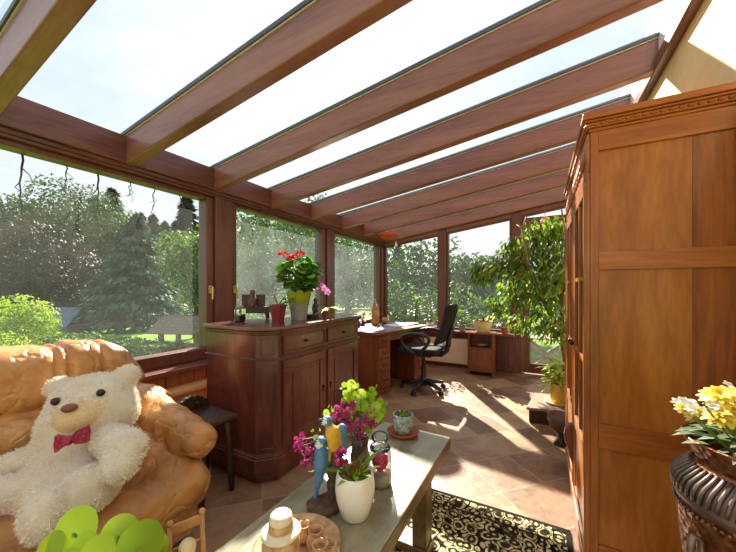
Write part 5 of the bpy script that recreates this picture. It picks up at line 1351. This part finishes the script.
# upper bird, seen from the front: yellow breast
blob('upper_macaw', [(d_cap(Q(332, 432), Q(334, 446), .025, .022), 0), (d_ell(Q(327, 421, .0), (.021, .021, .020)), 1), (d_ell(Q(324, 422, -.012), (.012, .010, .012)), 2, .004), (d_cap(Q(320, 421, -.01), Q(317.5, 428, -.008), .010, .004), 3, .004), (d_cap(Q(342, 428, .014), Q(344, 452, .018), .017, .009), 1, .006), (d_cap(Q(341, 448, .03), Q(338, 485, .045), .012, .006), 1, .008)], .0055, [M['pyel'], M['pblue'], M['pwht'], M['pblk']], fg, .014)

# white pot with orchid stub, moss and strap leaves
c = pixz(355, 515, TZ); c.z = TZ
t = thing('white_pot_plant', 'white glazed pot with moss, strap leaves and a purple flower on the low table', 'potted plant', tuple(c))
pot(t, tuple(c), .06, .066, .155, M['whitepot'], prof=[(.03, 0), (.044, 0), (.05, .006), (.066, .06), (.071, .10), (.068, .135), (.064, .152), (.060, .155), (.056, .152), (.058, .13), (.002, .125)], soil=False)
ms = MB()
Pm = RNG.uniform(-1, 1, (900, 2)); Pm = Pm[(Pm**2).sum(1) < 1]*.055
for x, y in Pm: 
    z = .132+.018*(1-(x*x+y*y)/.055**2); ms.leaf((c.x+x, c.y+y, c.z+z), rv()+Vector((0, 0, .9)), rv(), .014, .008, .2)
ms.build('moss', M['moss'], t)
b = MB()
for a, L, up, w in ((3.5, .15, .35, .026), (2.9, .12, .8, .024), (.9, .11, 1.6, .026), (.2, .09, 1.2, .022), (4.6, .08, .5, .02), (5.3, .07, .9, .02), (1.8, .10, .7, .024), (3.9, .09, 1.0, .02), (5.9, .08, 1.0, .022)):
    b.leaf(c+Vector((math.cos(a)*.015, math.sin(a)*.015, .14)), (math.cos(a), math.sin(a), up), (0, 0, 1), L, w, .35, .2, (.5, .9, 1, .75, .08))
b.build('foliage', M['tgreen'], t)
b = MB()
for k in range(24):
    b.leaf(c+Vector((random.uniform(-.04, .03), random.uniform(-.04, .04), .14)), rv()+Vector((0, 0, 1.2)), rv(), .05, .012, .2)
b.build('brown_fronds', leafmat('brown fronds', '6d4a28', '8f6a3a', 'a58a4a', .2), t)
fq = pix(341, 457, 1.08)
MB().tube([c+Vector((-.01, 0, .14)), c.lerp(fq, .5)+Vector((0, 0, .06)), fq], .003, 6).build('flower_stem', M['stem'], t, smooth=True)
b = MB()
for k in range(38): d = rv(); b.leaf(fq+d*.014, d+rv()*.4, rv(), .018, .016, .2, .1, (.3, .9, 1, .8, .3))
b.build('purple_bloom', leafmat('purple bloom', '6a1440', '93205c', 'b23a7c', .25), t)

# glass jar candle with a pink wax rose
c = pixz(380, 483, TZ); c.z = TZ
M['lidglass'] = glassmat('thick clear glass', (.88, .92, .92), .16, 'e8eef0', 1.0, .03, 0); M['jarglass'] = glassmat('clear jar glass', (.95, .97, .97), .06, 'e8eef0', .9, .03, 0)
t = thing('candle_jar', 'lidded glass jar with a pink rose on pale sand on the low table', 'candle jar', tuple(c))
MB().lathe([(.044, .0), (.047, .004), (.048, .10), (.046, .125), (.038, .138), (.036, .142)], 36, tuple(c), caps=False).build('jar', M['jarglass'], t, smooth=True)
MB().lathe([(.001, .142), (.042, .142), (.044, .147), (.042, .153), (.026, .158), (.018, .166), (.026, .172), (.036, .184), (.036, .196), (.024, .206), (.001, .209)], 36, tuple(c), caps=False).build('glass_lid', M['lidglass'], t, smooth=True)
MB().lathe([(.001, .003), (.043, .003), (.0455, .012), (.046, .046), (.04, .05), (.001, .052)], 30, tuple(c), caps=False).build('sand', plain('pale sand', 'd8c9b4', .9, var=.15, scale=200), t, smooth=True)
b = MB(); rc = c+Vector((0, 0, .055))
for ring, (n, r, L, op) in enumerate(((3, .006, .038, .05), (4, .012, .042, .18), (5, .018, .044, .38), (6, .024, .042, .62), (7, .026, .038, .95))):
    for k in range(n):
        a = 2*PI*k/n+ring*.7; d = Vector((math.cos(a)*op, math.sin(a)*op, 1)); up = Vector((-math.cos(a), -math.sin(a), .3))
        b.leaf(rc+Vector((math.cos(a)*r*.5, math.sin(a)*r*.5, .0)), d, up, 1.35*L*(.8 if ring > 3 else 1), L*1.35, -.15-.1*op, .35, (.45, .9, 1, .95, .7))
b.build('rose', leafmat('pink rose petals', 'd3246c', 'ea4287', 'f4689f', .35), t, smooth=True)

# flowering pot: magenta blossom sprays and round chartreuse leaves
c = pixz(360, 470, TZ); c.z = TZ
t = thing('flowering_arrangement', 'glass vase of magenta blossom sprays and chartreuse round leaves on the low table', 'flowers', tuple(c))
MB().lathe([(.04, 0), (.046, .004), (.044, .06), (.036, .11), (.040, .15), (.036, .15), (.032, .11), (.040, .06), (.04, .012), (.001, .010)], 28, tuple(c), caps=False).build('vase', plain('smoky dark glass', '4a4438', .12, .6), t, smooth=True)
st = MB(); top = c+Vector((0, 0, .14))
for k, (px, py, d, s) in enumerate(((300, 440, 1.24, .022), (307, 449, 1.22, .024), (312, 460, 1.24, .022), (304, 462, 1.22, .018), (298, 447, 1.26, .016), (315, 442, 1.27, .018), (341, 408, 1.32, .024), (348, 415, 1.28, .026), (335, 418, 1.3, .024), (356, 424, 1.26, .026), (366, 418, 1.30, .024), (345, 428, 1.26, .024), (360, 434, 1.27, .022), (333, 432, 1.29, .02), (352, 405, 1.36, .02), (372, 424, 1.32, .018))):
    q = pix(px, py, d); st.tube([top, top.lerp(q, .55)+Vector((0, 0, .02)), q], .002, 5)
    b = MB()
    for i in range(22): e = q+rv()*s*random.random()**.5*1.2; flower5(b, e, .0085, 4)
    b.build('blossom_spray', M['pink'], t)
lf = MB()
for k, (px, py, d, r) in enumerate(((351, 385, 1.38, .024), (361, 394, 1.36, .023), (350, 398, 1.37, .022), (370, 398, 1.4, .022), (376, 407, 1.4, .024), (363, 405, 1.38, .024), (352, 410, 1.38, .018), (372, 390, 1.42, .016), (380, 402, 1.43, .018), (368, 412, 1.40, .022), (379, 415, 1.42, .020), (358, 400, 1.4, .02), (374, 420, 1.42, .022), (345, 393, 1.4, .014), (383, 410, 1.44, .016), (326, 413, 1.3, .016), (316, 437, 1.26, .012), (369, 428, 1.4, .022))):
    q = pix(px, py, d); st.tube([top, top.lerp(q, .6)+Vector((0, 0, .015)), q], .0022, 5)
    disc_leaf(lf, q, Vector((-CF[0], -CF[1], .5))+rv()*.55, r, (0, 0, -1))
    for i in range(4): disc_leaf(lf, q+rv()*.03, Vector((-CF[0], -CF[1], .6))+rv()*1.2, r*.5, rv())
st.build('stem', M['stem'], t); lf.build('foliage', M['euph'], t, smooth=True)

# small blue-green cup on a terracotta saucer
c = pixz(403, 434, TZ); c.z = TZ
t = thing('saucer_cup', 'small blue-green cup of moss on a terracotta saucer at the table end', 'potted plant', tuple(c))
MB().lathe([(.06, 0), (.075, .003), (.088, .022), (.083, .025), (.072, .010), (.001, .008)], 30, tuple(c)).build('saucer', M['terra'], t, smooth=True)
def cupm():
    t = NT('blue green crackle glaze'); v = t.coords(); a = t.noise(v, 45, 4, .6); r = t.ramp([(.35, '6f8f94'), (.5, '93acac'), (.66, 'c9cfc2')]); t.l(a, 'Fac', r, 'Fac'); b = t.bsdf(.4, .5); t.l(r, 'Color', b, 'Base Color'); return t.m
MB().lathe([(.04, .010), (.048, .012), (.053, .05), (.054, .10), (.056, .112), (.049, .112), (.047, .09), (.001, .088)], 30, tuple(c), caps=False).build('cup', cupm(), t, smooth=True)
b = MB()
for i in range(260):
    a = random.uniform(0, 2*PI); r = .046*random.random()**.5; b.leaf(c+Vector((r*math.cos(a), r*math.sin(a), .09+.015*random.random())), rv()+Vector((0, 0, .8)), rv(), .016, .009, .2)
b.build('moss', M['moss'], t)
b = MB()
for i in range(9): a = i*.7; b.ball((c.x+.04*math.cos(a), c.y+.04*math.sin(a), c.z+.112), .008, 8, 6)
b.build('pebbles', plain('brown pebbles', '6a4a3a', .5), t, smooth=True)
# ================================================================== SUN, SKY, CAMERA
SD = Vector((-.523, .853, .713)).normalized()
sun = bpy.data.lights.new('sun', 'SUN'); sun.energy = SUN_E; sun.angle = rad(.9); sun.color = (1, .90, .76)
so_ = bpy.data.objects.new('sun', sun); COL.objects.link(so_); so_.rotation_euler = SD.to_track_quat('Z', 'Y').to_euler(); so_.location = SD*40
w = bpy.data.worlds.new('sky'); S.world = w; w.use_nodes = True; t = w.node_tree; t.nodes.clear()
def wn_(typ, **kw):
    n = t.nodes.new('ShaderNode'+typ)
    for k, v in kw.items(): setattr(n, k, v)
    return n
out = wn_('OutputWorld'); bg = wn_('Background'); tc = wn_('TexCoord'); L = t.links.new
nm = wn_('VectorMath', operation='NORMALIZE'); L(tc.outputs['Generated'], nm.inputs[0])
sep = wn_('SeparateXYZ'); L(nm.outputs[0], sep.inputs[0])
gr = wn_('ValToRGB'); e = gr.color_ramp.elements
e[0].position = .0; e[0].color = (.30, .32, .26, 1); e[1].position = 1; e[1].color = (.60, .74, .90, 1)
for p, c in ((.47, (.34, .36, .30, 1)), (.50, (.80, .86, .92, 1)), (.62, (.76, .85, .95, 1))): x = e.new(p); x.color = c
mr = wn_('MapRange'); mr.inputs['From Min'].default_value = -1; L(sep.outputs['Z'], mr.inputs['Value']); L(mr.outputs['Result'], gr.inputs['Fac'])
# thin cloud
mp = wn_('Mapping'); mp.inputs['Scale'].default_value = (1.6, 1.6, 4.0); L(nm.outputs[0], mp.inputs['Vector'])
nz = wn_('TexNoise'); nz.inputs['Scale'].default_value = 1.7; nz.inputs['Detail'].default_value = 7; nz.inputs['Roughness'].default_value = .6; L(mp.outputs[0], nz.inputs['Vector'])
cr = wn_('ValToRGB'); cr.color_ramp.elements[0].position = .42; cr.color_ramp.elements[1].position = .68; L(nz.outputs['Fac'], cr.inputs['Fac'])
up = wn_('MapRange'); up.inputs['From Min'].default_value = -.02; up.inputs['From Max'].default_value = .08; L(sep.outputs['Z'], up.inputs['Value'])
cm = wn_('Math', operation='MULTIPLY'); L(cr.outputs['Color'], cm.inputs[0]); L(up.outputs['Result'], cm.inputs[1])
mx = wn_('MixRGB'); mx.inputs[2].default_value = (.98, .98, .97, 1); L(cm.outputs[0], mx.inputs[0]); L(gr.outputs['Color'], mx.inputs[1])
# bright haze round the sun
dt = wn_('VectorMath', operation='DOT_PRODUCT'); dt.inputs[1].default_value = SD; L(nm.outputs[0], dt.inputs[0])
mxx = wn_('Math', operation='MAXIMUM'); mxx.inputs[1].default_value = 0; L(dt.outputs['Value'], mxx.inputs[0])
acc = None
for pw, k in ((12, .35), (120, .9), (1500, 6.0)):
    p = wn_('Math', operation='POWER'); p.inputs[1].default_value = pw; L(mxx.outputs[0], p.inputs[0])
    q = wn_('Math', operation='MULTIPLY'); q.inputs[1].default_value = k; L(p.outputs[0], q.inputs[0])
    if acc is None: acc = q
    else:
        a = wn_('Math', operation='ADD'); L(acc.outputs[0], a.inputs[0]); L(q.outputs[0], a.inputs[1]); acc = a
gl = wn_('MixRGB', blend_type='ADD'); gl.inputs[0].default_value = 1
gc = wn_('MixRGB', blend_type='MULTIPLY'); gc.inputs[0].default_value = 1; gc.inputs[2].default_value = (1, .96, .88, 1); L(acc.outputs[0], gc.inputs[1])
L(mx.outputs[0], gl.inputs[1]); L(gc.outputs[0], gl.inputs[2]); L(gl.outputs[0], bg.inputs['Color']); bg.inputs['Strength'].default_value = SKY_E
L(bg.outputs[0], out.inputs['Surface'])
cam = bpy.data.cameras.new('camera'); co = bpy.data.objects.new('camera', cam); COL.objects.link(co)
cam.sensor_width = 36; cam.sensor_fit = 'HORIZONTAL'; cam.lens = 36*F_PX/736; cam.shift_x = 0; cam.shift_y = (HZ-276)/736
cam.clip_start = .02; cam.clip_end = 400
co.location = (0, 0, EYE); co.rotation_euler = (PI/2, 0, math.atan2(.474, .8805)); S.camera = co
vs = S.view_settings; vs.view_transform = 'Standard'; vs.look = 'None'; vs.gamma = 1; vs.use_curve_mapping = False; vs.exposure = EXPO
S.cycles.max_bounces = 10; S.cycles.diffuse_bounces = 6; S.cycles.glossy_bounces = 4; S.cycles.transparent_max_bounces = 24; S.cycles.transmission_bounces = 6
S.cycles.sample_clamp_indirect = 6; S.cycles.caustics_reflective = False; S.cycles.caustics_refractive = False
S.cycles.use_denoising = True
